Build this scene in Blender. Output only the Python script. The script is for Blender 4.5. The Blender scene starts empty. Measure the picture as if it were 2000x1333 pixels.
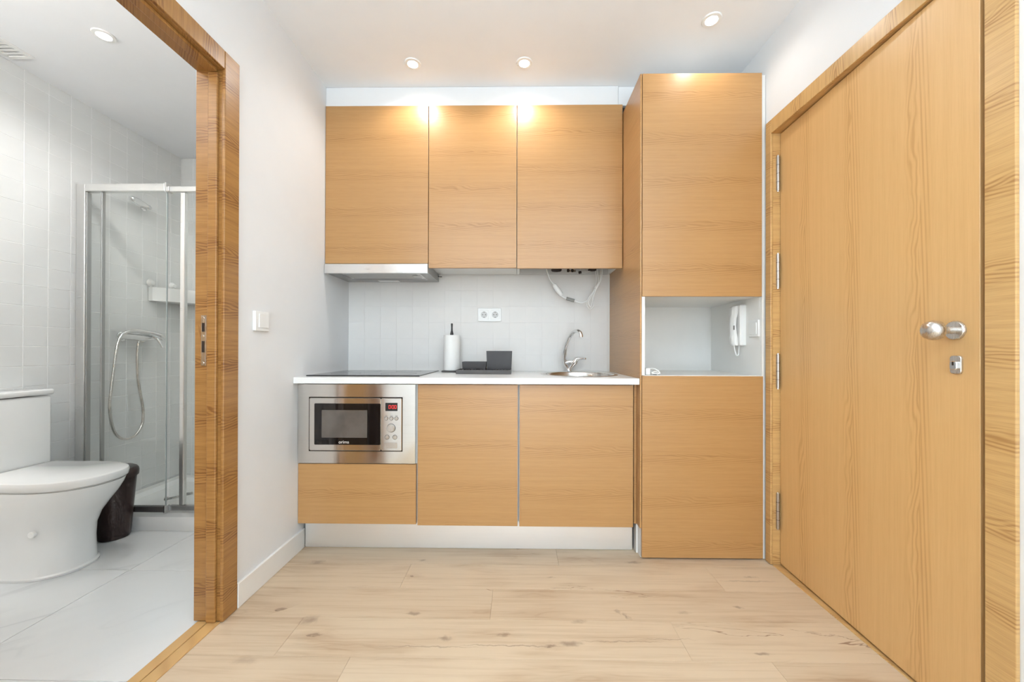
import bpy, bmesh, math, random
from mathutils import Vector, Matrix

random.seed(7)
S = bpy.context.scene
COL = S.collection

# ------------------------------------------------------------------ camera
F_PX, CAM_H = 760.0, 1.02
YAW, PITCH, ROLL = math.atan(10 / 760), math.radians(0.17), 0.0025
fw = Vector((-math.sin(YAW) * math.cos(PITCH), math.cos(YAW) * math.cos(PITCH), math.sin(PITCH)))
rt = Vector((math.cos(YAW), math.sin(YAW), 0))
up = rt.cross(fw)
r2 = rt * math.cos(ROLL) + up * math.sin(ROLL)
u2 = up * math.cos(ROLL) - rt * math.sin(ROLL)
cd = bpy.data.cameras.new('camera')
cd.sensor_width = 36.0
cd.lens = 36.0 * F_PX / 2000
cd.shift_y = 15.0 / 2000
cd.clip_start = 0.02
cam = bpy.data.objects.new('camera', cd)
COL.objects.link(cam)
cam.matrix_world = Matrix(((r2.x, u2.x, -fw.x, 0), (r2.y, u2.y, -fw.y, 0), (r2.z, u2.z, -fw.z, CAM_H), (0, 0, 0, 1)))
S.camera = cam

# ------------------------------------------------------------------ world, exposure
W = bpy.data.worlds.new('world')
S.world = W
W.use_nodes = True
W.node_tree.nodes['Background'].inputs[0].default_value = (0.80, 0.88, 1.0, 1)
W.node_tree.nodes['Background'].inputs[1].default_value = 1.0
S.view_settings.view_transform = 'Standard'
S.view_settings.look = 'None'
S.view_settings.gamma = 1.0
S.view_settings.use_curve_mapping = False
S.view_settings.exposure = 0.12
S.cycles.use_light_tree = False
S.cycles.max_bounces = 6
S.cycles.glossy_bounces = 3
S.cycles.adaptive_threshold = 0.06
S.cycles.adaptive_min_samples = 12
S.cycles.caustics_reflective = False
S.cycles.caustics_refractive = False

# added fill light outside the unseen window, put in to brighten the room
WIN_FILL_POWER, SPOT_POWER, ROOM_FILL_POWER, BATH_POWER, FILL_UP_POWER, BATH_FILL_POWER = 88.0, 9.5, 6.0, 20.0, 228.0, 38.0


def area(name, loc, rot, sx, sy, power, col):
    l = bpy.data.lights.new(name, 'AREA')
    l.shape = 'RECTANGLE'
    l.size, l.size_y, l.energy, l.color = sx, sy, power, col
    o = bpy.data.objects.new(name, l)
    o.location, o.rotation_euler = loc, rot
    COL.objects.link(o)
    return o


area('added_window_fill', (0.05, -2.86, 1.18), (math.radians(90), 0, 0), 1.9, 2.3, WIN_FILL_POWER, (0.85, 0.93, 1.0))


def spot(name, loc, power, col, size=2.6, blend=0.6, rad=0.03):
    l = bpy.data.lights.new(name, 'SPOT')
    l.energy, l.color, l.spot_size, l.spot_blend, l.shadow_soft_size = power, col, size, blend, rad
    o = bpy.data.objects.new(name, l)
    o.location = loc
    COL.objects.link(o)
    return o


# ------------------------------------------------------------------ materials
def nt(name):
    m = bpy.data.materials.new(name)
    m.use_nodes = True
    t = m.node_tree
    return m, t, t.nodes['Principled BSDF']


def node(t, typ, ins=None, **kw):
    n = t.nodes.new(typ)
    for k, v in kw.items():
        setattr(n, k, v)
    for k, v in (ins or {}).items():
        if isinstance(v, bpy.types.NodeSocket):
            t.links.new(v, n.inputs[k])
        else:
            n.inputs[k].default_value = v
    return n


def math_(t, op, a, b=0.0, c=None, clamp=False):
    ins = {0: a, 1: b}
    if c is not None:
        ins[2] = c
    return node(t, 'ShaderNodeMath', ins, operation=op, use_clamp=clamp).outputs[0]


def vec(t, x, y, z=0.0):
    return node(t, 'ShaderNodeCombineXYZ', {0: x, 1: y, 2: z}).outputs[0]


def noise(t, v, scale=1.0, detail=2.0, rough=0.5, dist=0.0):
    return node(t, 'ShaderNodeTexNoise', {'Vector': v, 'Scale': scale, 'Detail': detail, 'Roughness': rough, 'Distortion': dist}).outputs[0]


def smooth(t, v, a, b):
    n = node(t, 'ShaderNodeMapRange', {0: v, 1: a, 2: b, 3: 0.0, 4: 1.0}, interpolation_type='SMOOTHSTEP')
    return n.outputs[0]


def mixc(t, f, a, b):
    n = node(t, 'ShaderNodeMix', data_type='RGBA')
    for s, v in ((n.inputs[0], f), (n.inputs[6], a), (n.inputs[7], b)):
        if isinstance(v, bpy.types.NodeSocket):
            t.links.new(v, s)
        else:
            s.default_value = v if not isinstance(v, tuple) else (*v[:3], 1.0)
    return n.outputs[2]


def bump(t, bs, h, strength=0.1, dist=0.002):
    b = node(t, 'ShaderNodeBump', {'Strength': strength, 'Distance': dist, 'Height': h})
    t.links.new(b.outputs[0], bs.inputs['Normal'])


def plain(name, col, rough=0.5, metal=0.0, spec=0.5, var=0.03, coat=0.0, emit=None, emit_s=0.0, bumps=None):
    m, t, bs = nt(name)
    tc = node(t, 'ShaderNodeTexCoord').outputs['Object']
    n = noise(t, tc, 9.0, 3.0)
    dk = tuple(c * (1 - var * 2) for c in col)
    t.links.new(mixc(t, smooth(t, n, 0.35, 0.75), col, dk), bs.inputs['Base Color'])
    bs.inputs['Roughness'].default_value = rough
    bs.inputs['Metallic'].default_value = metal
    bs.inputs['Specular IOR Level'].default_value = spec
    bs.inputs['Coat Weight'].default_value = coat
    if emit:
        bs.inputs['Emission Color'].default_value = (*emit, 1)
        bs.inputs['Emission Strength'].default_value = emit_s
    if bumps:
        bump(t, bs, noise(t, tc, bumps[0], 4.0), bumps[1])
    return m


def wood(name, light, dark, grain='H', rough=0.42, contrast=1.0, bands=1.0, freq=1.0, vee=8.0, coat=0.4):
    """oak veneer; grain H: lines run level (along x or y), V: lines run up (z), L: lines run along y on level faces"""
    m, t, bs = nt(name)
    tc = node(t, 'ShaderNodeTexCoord').outputs['Object']
    rnd = node(t, 'ShaderNodeObjectInfo').outputs['Random']
    sep = node(t, 'ShaderNodeSeparateXYZ', {0: tc})
    x, y, z = sep.outputs
    off = math_(t, 'MULTIPLY', rnd, 37.0)
    xy = math_(t, 'ADD', x, y)
    u, v = (xy, z) if grain == 'H' else (z, xy)
    u = math_(t, 'ADD', u, off)
    v = math_(t, 'ADD', v, math_(t, 'MULTIPLY', off, 0.37))
    if freq != 1.0:
        u = math_(t, 'MULTIPLY', u, freq)
        v = math_(t, 'MULTIPLY', v, freq)
    # broad cathedral bands every 0.21 m with shallow V lines, fine straight lines between them
    warp = noise(t, vec(t, math_(t, 'MULTIPLY', u, 5.0), math_(t, 'MULTIPLY', v, 14.0)), 1.0, 2.0, 0.5)
    vb = math_(t, 'MULTIPLY_ADD', v, 4.7, math_(t, 'MULTIPLY', warp, 0.16))
    fr_ = math_(t, 'ABSOLUTE', math_(t, 'SUBTRACT', math_(t, 'FRACT', vb), 0.5))
    ph = math_(t, 'ADD', math_(t, 'MULTIPLY', fr_, 0.213 * 95.0), math_(t, 'MULTIPLY', u, vee))
    ph = math_(t, 'MULTIPLY_ADD', warp, 3.2, ph)
    ring = math_(t, 'POWER', math_(t, 'MULTIPLY_ADD', math_(t, 'SINE', math_(t, 'MULTIPLY', ph, 6.283)), 0.5, 0.5), 2.0)
    band = math_(t, 'SUBTRACT', 1.0, smooth(t, fr_, 0.05, 0.20))
    streak = noise(t, vec(t, math_(t, 'MULTIPLY', u, 1.8), math_(t, 'MULTIPLY', v, 85.0), 2.0), 1.0, 3.0, 0.65)
    fine = noise(t, vec(t, math_(t, 'MULTIPLY', u, 14.0), math_(t, 'MULTIPLY', v, 420.0), 7.0), 1.0, 1.0)
    f = math_(t, 'ADD', math_(t, 'MULTIPLY', smooth(t, streak, 0.3, 0.75), 0.40 * contrast), math_(t, 'MULTIPLY', smooth(t, fine, 0.40, 0.80), 0.30 * contrast))
    f = math_(t, 'ADD', f, math_(t, 'MULTIPLY', math_(t, 'MULTIPLY', ring, band), math_(t, 'MULTIPLY', streak, 0.75 * bands)), clamp=True)
    t.links.new(mixc(t, f, light, dark), bs.inputs['Base Color'])
    bs.inputs['Roughness'].default_value = rough
    bs.inputs['Coat Weight'].default_value = coat
    bs.inputs['Coat Roughness'].default_value = 0.38
    return m


FLOOR_O = (0.125, -0.082)          # origin of the floor slab
FLOOR_MARKS = [
    (-0.30, 1.334, 0.20, 0.0035, 0.50), (-0.02, 1.343, 0.20, 0.0035, 0.65), (0.19, 1.356, 0.045, 0.014, 0.75), (0.36, 1.368, 0.16, 0.003, 0.55), (0.53, 1.382, 0.12, 0.0025, 0.45),
    (-0.251, 1.375, 0.022, 0.018, 0.70), (-0.043, 1.396, 0.018, 0.012, 0.60), (-0.781, 1.458, 0.035, 0.028, 0.60), (-0.953, 1.853, 0.040, 0.022, 0.50),
    (-0.397, 1.501, 0.035, 0.010, 0.70), (0.234, 1.468, 0.030, 0.014, 0.45), (0.425, 1.500, 0.012, 0.022, 0.65), (0.395, 1.525, 0.012, 0.020, 0.5), (0.828, 1.321, 0.032, 0.007, 0.75),
    (0.882, 1.559, 0.012, 0.010, 0.65), (1.02, 1.735, 0.14, 0.006, 0.40), (1.05, 1.765, 0.03, 0.010, 0.5), (-0.456, 1.880, 0.030, 0.012, 0.55), (0.560, 1.878, 0.035, 0.012, 0.60),
    (-0.89, 1.265, 0.050, 0.020, 0.40), (0.154, 1.751, 0.014, 0.008, 0.5), (0.65, 1.525, 0.028, 0.010, 0.35)]


def laminate(name):
    m, t, bs = nt(name)
    tc = node(t, 'ShaderNodeTexCoord').outputs['Object']
    rnd = node(t, 'ShaderNodeObjectInfo').outputs['Random']
    sep = node(t, 'ShaderNodeSeparateXYZ', {0: tc})
    u = math_(t, 'ADD', sep.outputs[0], math_(t, 'MULTIPLY', rnd, 53.0))
    v = math_(t, 'ADD', sep.outputs[1], math_(t, 'MULTIPLY', rnd, 17.0))
    w1 = noise(t, vec(t, math_(t, 'MULTIPLY', u, 2.2), math_(t, 'MULTIPLY', v, 9.0)), 1.0, 3.0)
    streak = noise(t, vec(t, math_(t, 'MULTIPLY', u, 1.8), math_(t, 'MULTIPLY', v, 46.0), 3.0), 1.0, 4.0, 0.6, 0.6)
    blotch = noise(t, vec(t, math_(t, 'MULTIPLY', u, 1.7), math_(t, 'MULTIPLY', v, 6.5), 5.0), 1.0, 2.0)
    fine = noise(t, vec(t, math_(t, 'MULTIPLY', u, 11.0), math_(t, 'MULTIPLY', v, 300.0), 6.0), 1.0, 2.0)
    ph = math_(t, 'ADD', math_(t, 'MULTIPLY', v, 26.0), math_(t, 'MULTIPLY', w1, 9.0))
    ring = math_(t, 'POWER', math_(t, 'MULTIPLY_ADD', math_(t, 'SINE', math_(t, 'MULTIPLY', ph, 6.283)), 0.5, 0.5), 4.0)
    rm = math_(t, 'MULTIPLY', ring, smooth(t, blotch, 0.50, 0.68))
    f = math_(t, 'MULTIPLY', smooth(t, streak, 0.40, 0.80), 0.55)
    f = math_(t, 'ADD', f, math_(t, 'MULTIPLY', rm, 0.26))
    f = math_(t, 'ADD', f, math_(t, 'MULTIPLY', smooth(t, fine, 0.5, 0.85), 0.16))
    f = math_(t, 'ADD', f, math_(t, 'MULTIPLY', smooth(t, blotch, 0.48, 0.78), 0.60))
    f = math_(t, 'ADD', f, math_(t, 'MULTIPLY', math_(t, 'SUBTRACT', rnd, 0.5), 0.34), clamp=True)
    base = mixc(t, f, (0.640, 0.505, 0.355), (0.445, 0.305, 0.190))
    # knots with a dark heart and ragged cracks
    dist = noise(t, vec(t, math_(t, 'MULTIPLY', u, 30.0), math_(t, 'MULTIPLY', v, 60.0)), 1.0, 3.0)
    kv = vec(t, math_(t, 'MULTIPLY_ADD', dist, 0.18, math_(t, 'MULTIPLY', u, 2.6)), math_(t, 'MULTIPLY_ADD', dist, 0.22, math_(t, 'MULTIPLY', v, 6.5)))
    vor = node(t, 'ShaderNodeTexVoronoi', {'Vector': kv, 'Scale': 1.0, 'Randomness': 1.0}, voronoi_dimensions='2D', feature='F1')
    d, vc = vor.outputs['Distance'], vor.outputs['Color']
    pick = node(t, 'ShaderNodeSeparateColor', {0: vc})
    on = smooth(t, pick.outputs[0], 0.80, 0.83)
    size = math_(t, 'MULTIPLY_ADD', pick.outputs[1], 0.045, 0.022)
    heart = math_(t, 'SUBTRACT', 1.0, smooth(t, math_(t, 'DIVIDE', d, size), 0.45, 1.25))
    halo = math_(t, 'SUBTRACT', 1.0, smooth(t, math_(t, 'DIVIDE', d, size), 0.9, 4.5))
    base = mixc(t, math_(t, 'MULTIPLY', math_(t, 'MULTIPLY', halo, on), 0.40), base, (0.44, 0.30, 0.19))
    base = mixc(t, math_(t, 'MULTIPLY', math_(t, 'MULTIPLY', heart, on), math_(t, 'MULTIPLY_ADD', dist, 1.3, 0.0), clamp=True), base, (0.20, 0.125, 0.08))
    cr = noise(t, vec(t, math_(t, 'MULTIPLY', u, 1.3), math_(t, 'MULTIPLY', v, 11.0), 11.0), 1.0, 5.0, 0.55, 0.8)
    crack = math_(t, 'SUBTRACT', 1.0, smooth(t, math_(t, 'ABSOLUTE', math_(t, 'SUBTRACT', cr, 0.5)), 0.0015, 0.009))
    cm = smooth(t, noise(t, vec(t, math_(t, 'MULTIPLY', u, 1.1), math_(t, 'MULTIPLY', v, 4.0), 13.0), 1.0, 1.0), 0.61, 0.70)
    base = mixc(t, math_(t, 'MULTIPLY', math_(t, 'MULTIPLY', crack, cm), 0.85), base, (0.24, 0.13, 0.075))
    # printed knots and cracks of the boards in view (floor coordinates)
    jit = node(t, 'ShaderNodeVectorMath', {0: tc, 1: node(t, 'ShaderNodeVectorMath', {0: node(t, 'ShaderNodeTexNoise', {'Vector': tc, 'Scale': 38.0, 'Detail': 3.0}).outputs[1], 1: (0.06, 0.020, 0.0)}, operation='MULTIPLY').outputs[0]}, operation='ADD').outputs[0]
    acc = None
    for x, y, rx, ry, k in FLOOR_MARKS:
        q = node(t, 'ShaderNodeVectorMath', {0: jit, 1: (x - FLOOR_O[0] + 0.03, y - FLOOR_O[1] + 0.010, 0.0)}, operation='SUBTRACT').outputs[0]
        q = node(t, 'ShaderNodeVectorMath', {0: q, 1: (1 / rx, 1 / ry, 0.0)}, operation='MULTIPLY').outputs[0]
        ln = node(t, 'ShaderNodeVectorMath', {0: q}, operation='LENGTH').outputs['Value']
        h = node(t, 'ShaderNodeMapRange', {0: ln, 1: 0.15, 2: 1.25, 3: k * 0.8, 4: 0.0}, interpolation_type='SMOOTHSTEP').outputs[0]
        acc = h if acc is None else math_(t, 'MAXIMUM', acc, h)
    base = mixc(t, acc, base, (0.175, 0.105, 0.070))
    t.links.new(base, bs.inputs['Base Color'])
    bs.inputs['Roughness'].default_value = 0.48
    return m


def marble(name):
    m, t, bs = nt(name)
    tc = node(t, 'ShaderNodeTexCoord').outputs['Object']
    rnd = node(t, 'ShaderNodeObjectInfo').outputs['Random']
    sep = node(t, 'ShaderNodeSeparateXYZ', {0: tc})
    u = math_(t, 'ADD', math_(t, 'ADD', sep.outputs[0], math_(t, 'MULTIPLY', sep.outputs[1], 0.55)), math_(t, 'MULTIPLY', rnd, 31.0))
    v = math_(t, 'SUBTRACT', sep.outputs[1], math_(t, 'MULTIPLY', sep.outputs[0], 0.9))
    w = noise(t, vec(t, math_(t, 'MULTIPLY', u, 1.4), math_(t, 'MULTIPLY', v, 3.6)), 1.0, 4.0, 0.5, 0.9)
    vein = math_(t, 'SUBTRACT', 1.0, smooth(t, math_(t, 'ABSOLUTE', math_(t, 'SUBTRACT', w, 0.5)), 0.0, 0.045))
    cl = smooth(t, noise(t, vec(t, math_(t, 'MULTIPLY', u, 1.1), math_(t, 'MULTIPLY', v, 2.5), 3.0), 1.0, 3.0), 0.42, 0.75)
    c = mixc(t, math_(t, 'MULTIPLY', cl, 0.45), (0.77, 0.78, 0.775), (0.62, 0.63, 0.635))
    c = mixc(t, math_(t, 'MULTIPLY', math_(t, 'MULTIPLY', vein, cl), 0.6), c, (0.48, 0.49, 0.50))
    t.links.new(c, bs.inputs['Base Color'])
    bs.inputs['Roughness'].default_value = 0.16
    return m


def steel(name, col, rough, axis=0, var=0.12):
    m, t, bs = nt(name)
    tc = node(t, 'ShaderNodeTexCoord').outputs['Object']
    sc = [900.0, 900.0, 900.0]
    sc[axis] = 6.0
    mp = node(t, 'ShaderNodeMapping', {'Vector': tc, 'Scale': tuple(sc)})
    n = noise(t, mp.outputs[0], 1.0, 2.0)
    big = noise(t, tc, 14.0, 2.0)
    t.links.new(mixc(t, n, col, tuple(c * (1 - var) for c in col)), bs.inputs['Base Color'])
    bs.inputs['Metallic'].default_value = 1.0
    t.links.new(math_(t, 'ADD', math_(t, 'MULTIPLY', n, 0.10), math_(t, 'MULTIPLY_ADD', big, 0.08, rough - 0.09)), bs.inputs['Roughness'])
    return m


def pane_mat(name, tint, refl=1.0):
    m = bpy.data.materials.new(name)
    m.use_nodes = True
    t = m.node_tree
    t.nodes.clear()
    tr = node(t, 'ShaderNodeBsdfTransparent', {0: (*tint, 1)})
    gl = node(t, 'ShaderNodeBsdfGlossy', {'Roughness': 0.03, 'Color': (1, 1, 1, 1)})
    fc = node(t, 'ShaderNodeLayerWeight', {'Blend': 0.5}).outputs['Facing']
    f = math_(t, 'MULTIPLY', math_(t, 'MULTIPLY_ADD', math_(t, 'POWER', fc, 5.0), 0.96, 0.04), refl, clamp=True)
    mx = node(t, 'ShaderNodeMixShader', {0: f, 1: tr.outputs[0], 2: gl.outputs[0]})
    o = node(t, 'ShaderNodeOutputMaterial')
    t.links.new(mx.outputs[0], o.inputs[0])
    return m


M = {}
M['wall'] = plain('white_wall_paint', (0.80, 0.81, 0.815), 0.75, var=0.006)
M['ceiling'] = plain('ceiling_paint', (0.885, 0.897, 0.91), 0.85, var=0.006)
M['bath_wall'] = plain('bathroom_grout', (0.86, 0.86, 0.85), 0.8, var=0.02)
M['bath_tile'] = plain('white_glazed_tile', (0.765, 0.77, 0.755), 0.13, var=0.01)
M['splash_tile'] = plain('white_splashback_tile', (0.795, 0.775, 0.745), 0.55, spec=0.25, var=0.008)
M['splash_grout'] = plain('splashback_grout', (0.795, 0.775, 0.745), 0.8, var=0.01)
M['cab'] = wood('oak_cabinet_veneer', (0.480, 0.262, 0.098), (0.340, 0.163, 0.049), 'H', 0.33, 0.75, 1.35)
M['cab_edge'] = wood('oak_edge_band', (0.495, 0.292, 0.122), (0.380, 0.196, 0.068), 'V', 0.45)
M['door'] = wood('oak_door_veneer', (0.700, 0.430, 0.180), (0.560, 0.310, 0.110), 'V', 0.40, 0.7, 2.2, 0.85, 3.5)
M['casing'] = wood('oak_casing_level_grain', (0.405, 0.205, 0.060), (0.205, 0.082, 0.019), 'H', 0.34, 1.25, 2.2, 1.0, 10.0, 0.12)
M['casing2'] = wood('oak_entrance_casing', (0.630, 0.395, 0.160), (0.400, 0.210, 0.070), 'H', 0.32, 1.0, 2.0, 1.0, 10.0, 0.2)
M['casing2_v'] = wood('oak_entrance_head_casing', (0.630, 0.395, 0.160), (0.400, 0.210, 0.070), 'V', 0.32, 1.0, 2.0, 1.0, 10.0, 0.2)
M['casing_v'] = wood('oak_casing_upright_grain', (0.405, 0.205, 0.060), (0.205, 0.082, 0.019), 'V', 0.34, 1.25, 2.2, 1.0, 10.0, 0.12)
M['laminate'] = laminate('pale_oak_laminate')
M['joint'] = plain('floor_joint', (0.33, 0.22, 0.14), 0.8)
M['marble'] = marble('white_marble_tile')
M['floor_grout'] = plain('pale_floor_grout', (0.88, 0.88, 0.87), 0.7)
M['white'] = plain('white_melamine', (0.85, 0.838, 0.805), 0.35, var=0.008)
M['plastic'] = plain('white_plastic', (0.86, 0.86, 0.84), 0.30, var=0.008)
M['plastic_shade'] = plain('grey_white_plastic', (0.60, 0.60, 0.585), 0.4, var=0.02)
M['counter'] = plain('white_worktop', (0.87, 0.86, 0.84), 0.25, var=0.01)
M['ceramic'] = plain('white_ceramic', (0.84, 0.845, 0.83), 0.08, var=0.005, coat=0.3)
M['steel'] = steel('brushed_steel', (0.70, 0.675, 0.645), 0.24, 0)
M['mirror_steel'] = steel('polished_brushed_steel', (0.76, 0.74, 0.71), 0.13, 0, 0.08)
M['steel_v'] = steel('satin_nickel', (0.68, 0.65, 0.615), 0.27, 2)
M['alu'] = steel('satin_aluminium', (0.90, 0.895, 0.885), 0.42, 0, 0.05)
M['hood_grey'] = steel('grey_hood_metal', (0.46, 0.46, 0.455), 0.40, 0)
M['hinge_steel'] = steel('worn_hinge_steel', (0.50, 0.46, 0.42), 0.32, 2)
M['chrome'] = plain('chrome', (0.82, 0.82, 0.82), 0.07, 1.0, var=0.0)
M['black_glass'] = plain('black_glass', (0.012, 0.010, 0.010), 0.05, var=0.1)
M['hob_glass'] = plain('hob_glass', (0.020, 0.020, 0.022), 0.10, var=0.1)
M['hob_print'] = plain('hob_ring_print', (0.16, 0.16, 0.16), 0.25)
M['window_mesh'] = plain('oven_window_mesh', (0.135, 0.115, 0.10), 0.12, var=0.15)
M['dark'] = plain('dark_gap', (0.030, 0.018, 0.012), 0.8)
M['black'] = plain('black_plastic', (0.030, 0.026, 0.026), 0.42, var=0.1)
M['grey_black'] = plain('charcoal_plastic', (0.085, 0.08, 0.078), 0.5, var=0.1)
M['brown_bin'] = plain('dark_brown_plastic', (0.040, 0.024, 0.022), 0.32, var=0.1)
M['paper'] = plain('paper_towel', (0.88, 0.87, 0.84), 0.95, var=0.01, bumps=(260.0, 0.25))
M['red_led'] = plain('red_led', (0.8, 0.03, 0.03), 0.5, emit=(1.0, 0.03, 0.03), emit_s=1.3)
M['lamp'] = plain('led_lamp', (1, 1, 1), 0.5, emit=(1.0, 0.93, 0.84), emit_s=45.0)
M['lamp_cool'] = plain('led_lamp_neutral', (1, 1, 1), 0.5, emit=(1.0, 0.98, 0.95), emit_s=45.0)
M['lamp_soft'] = plain('bath_fill_diffuser', (0.9, 0.9, 0.9), 0.4, emit=(1.0, 0.99, 0.97), emit_s=3.0)
M['glass'] = pane_mat('shower_glass', (0.978, 0.988, 0.982), 0.8)
M['clear'] = pane_mat('window_glass', (0.97, 0.98, 0.98), 0.8)
M['glass_edge'] = plain('glass_edge', (0.45, 0.50, 0.50), 0.2)
M['bright_metal'] = steel('bright_white_metal', (0.86, 0.855, 0.84), 0.30, 0, 0.05)
M['mid_grey'] = plain('mid_grey_plastic', (0.22, 0.215, 0.20), 0.5)
M['print'] = plain('silver_print', (0.80, 0.72, 0.66), 0.4, emit=None)
M['print_dark'] = plain('dark_print', (0.20, 0.19, 0.18), 0.5)

for k_ in ('lamp', 'lamp_cool', 'lamp_soft', 'red_led'):
    M[k_].cycles.emission_sampling = 'NONE'

# ------------------------------------------------------------------ mesh helpers
WL = {}


def link(o, parent=None):
    COL.objects.link(o)
    if parent is not None:
        o.parent = parent
    return o


def empty(name, loc, label=None, cat=None, group=None, kind=None):
    o = bpy.data.objects.new(name, None)
    o.empty_display_size = 0.05
    o.location = loc
    WL[o] = Vector(loc)
    link(o)
    tag(o, label, cat, group, kind)
    return o


def tag(o, label=None, cat=None, group=None, kind=None):
    if label:
        o['label'] = label
    if cat:
        o['category'] = cat
    if group:
        o['group'] = group
    if kind:
        o['kind'] = kind
    return o


def obj(name, bm, mat, parent=None, smooth_=False, loc=None):
    """bm holds world coordinates; a part shares the origin of its thing"""
    if parent is not None:
        L = WL[parent]
    elif loc is not None:
        L = Vector(loc)
    else:
        zs = [v.co for v in bm.verts]
        mn = Vector((min(c.x for c in zs), min(c.y for c in zs), min(c.z for c in zs)))
        mx = Vector((max(c.x for c in zs), max(c.y for c in zs), max(c.z for c in zs)))
        L = Vector(((mn.x + mx.x) / 2, (mn.y + mx.y) / 2, mn.z))
    bmesh.ops.translate(bm, verts=bm.verts, vec=-L)
    bmesh.ops.recalc_face_normals(bm, faces=bm.faces)
    me = bpy.data.meshes.new(name)
    bm.to_mesh(me)
    bm.free()
    if smooth_:
        for p in me.polygons:
            p.use_smooth = True
        if smooth_ != 'all':
            me.set_sharp_from_angle(angle=math.radians(40))
    me.materials.append(mat)
    o = bpy.data.objects.new(name, me)
    WL[o] = L
    if parent is None:
        o.location = L
    return link(o, parent)


def box(x0, x1, y0, y1, z0, z1, bev=0.0, seg=1, bm=None):
    b = bmesh.new()
    vs = [b.verts.new(c) for c in ((x0, y0, z0), (x1, y0, z0), (x1, y1, z0), (x0, y1, z0), (x0, y0, z1), (x1, y0, z1), (x1, y1, z1), (x0, y1, z1))]
    for f in ((0, 3, 2, 1), (4, 5, 6, 7), (0, 1, 5, 4), (1, 2, 6, 5), (2, 3, 7, 6), (3, 0, 4, 7)):
        b.faces.new([vs[i] for i in f])
    if bev > 0:
        bmesh.ops.bevel(b, geom=list(b.edges), offset=bev, segments=seg, profile=0.5, affect='EDGES', clamp_overlap=True)
    return merge(bm, b)


def merge(bm, b):
    if bm is None:
        return b
    me = bpy.data.meshes.new('tmp')
    b.to_mesh(me)
    b.free()
    bm.from_mesh(me)
    bpy.data.meshes.remove(me)
    return bm


def lathe(cx, cy, prof, n=40, bm=None, axis='Z', cz=0.0):
    """prof: list of (r, h). axis Z: revolves round the upright; axis 'Y' / 'X': round that axis with h measured along it"""
    b = bmesh.new()
    rings = []
    for r, h in prof:
        ring = []
        if r < 1e-6:
            p = {'Z': (cx, cy, h), 'Y': (cx, h, cz), 'X': (h, cy, cz)}[axis]
            ring = [b.verts.new(p)]
        else:
            for i in range(n):
                a = 2 * math.pi * i / n
                c, s = r * math.cos(a), r * math.sin(a)
                p = {'Z': (cx + c, cy + s, h), 'Y': (cx + c, h, cz + s), 'X': (h, cy + c, cz + s)}[axis]
                ring.append(b.verts.new(p))
        rings.append(ring)
    for a, c in zip(rings, rings[1:]):
        for i in range(n):
            j = (i + 1) % n
            if len(a) == 1 and len(c) == 1:
                break
            if len(a) == 1:
                b.faces.new((a[0], c[i], c[j]))
            elif len(c) == 1:
                b.faces.new((a[i], a[j], c[0]))
            else:
                b.faces.new((a[i], a[j], c[j], c[i]))
    return merge(bm, b)


def spline(pts, k=8):
    P = [Vector(p) for p in pts]
    P = [P[0] * 2 - P[1]] + P + [P[-1] * 2 - P[-2]]
    out = []
    for i in range(1, len(P) - 2):
        for s in range(k):
            t = s / k
            a, b, c, d = P[i - 1:i + 3]
            out.append(0.5 * ((2 * b) + (c - a) * t + (2 * a - 5 * b + 4 * c - d) * t * t + (3 * b - a - 3 * c + d) * t ** 3))
    out.append(P[-2])
    return out


def tube(pts, rad, n=10, bm=None, smooth_path=True, k=8):
    rads = rad if isinstance(rad, (list, tuple)) else [rad] * len(pts)
    if smooth_path and len(pts) > 2:
        path = spline(pts, k)
        rr = [rads[min(i // k, len(rads) - 1)] * (1 - (i % k) / k) + rads[min(i // k + 1, len(rads) - 1)] * ((i % k) / k) for i in range(len(path))]
    else:
        path, rr = [Vector(p) for p in pts], list(rads)
    b = bmesh.new()
    t0 = (path[1] - path[0]).normalized()
    nrm = t0.orthogonal().normalized()
    rings = []
    for i, p in enumerate(path):
        t = (path[min(i + 1, len(path) - 1)] - path[max(i - 1, 0)]).normalized()
        nrm = (nrm - t * nrm.dot(t)).normalized()
        bn = t.cross(nrm)
        rings.append([b.verts.new(p + (nrm * math.cos(2 * math.pi * j / n) + bn * math.sin(2 * math.pi * j / n)) * rr[i]) for j in range(n)])
    for a, c in zip(rings, rings[1:]):
        for j in range(n):
            b.faces.new((a[j], a[(j + 1) % n], c[(j + 1) % n], c[j]))
    b.faces.new(list(reversed(rings[0])))
    b.faces.new(rings[-1])
    return merge(bm, b)


def loft(loops, cap=True, bm=None):
    b = bmesh.new()
    R = [[b.verts.new(p) for p in lp] for lp in loops]
    n = len(R[0])
    for a, c in zip(R, R[1:]):
        for j in range(n):
            b.faces.new((a[j], a[(j + 1) % n], c[(j + 1) % n], c[j]))
    if cap:
        b.faces.new(list(reversed(R[0])))
        b.faces.new(R[-1])
    return merge(bm, b)


def rrect(cx, cz, w, h, r, n=6):
    pts = []
    for sx, sz, a0 in ((1, 1, 0), (-1, 1, 90), (-1, -1, 180), (1, -1, 270)):
        for i in range(n + 1):
            a = math.radians(a0 + 90 * i / n)
            pts.append((cx + sx * (w / 2 - r) + r * math.cos(a), cz + sz * (h / 2 - r) + r * math.sin(a)))
    return pts


def plate_y(cx, cz, w, h, y0, y1, r, edge=0.0, bm=None):
    """rounded plate in the xz plane, front at y0 (towards the room), back at y1"""
    e = edge
    loops = [[(x, y1, z) for x, z in rrect(cx, cz, w, h, r)], [(x, y0 + e, z) for x, z in rrect(cx, cz, w, h, r)]]
    if e > 0:
        loops.append([(x, y0, z) for x, z in rrect(cx, cz, w - 2 * e, h - 2 * e, max(r - e, 0.0005))])
    return loft(loops, True, bm)


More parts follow.
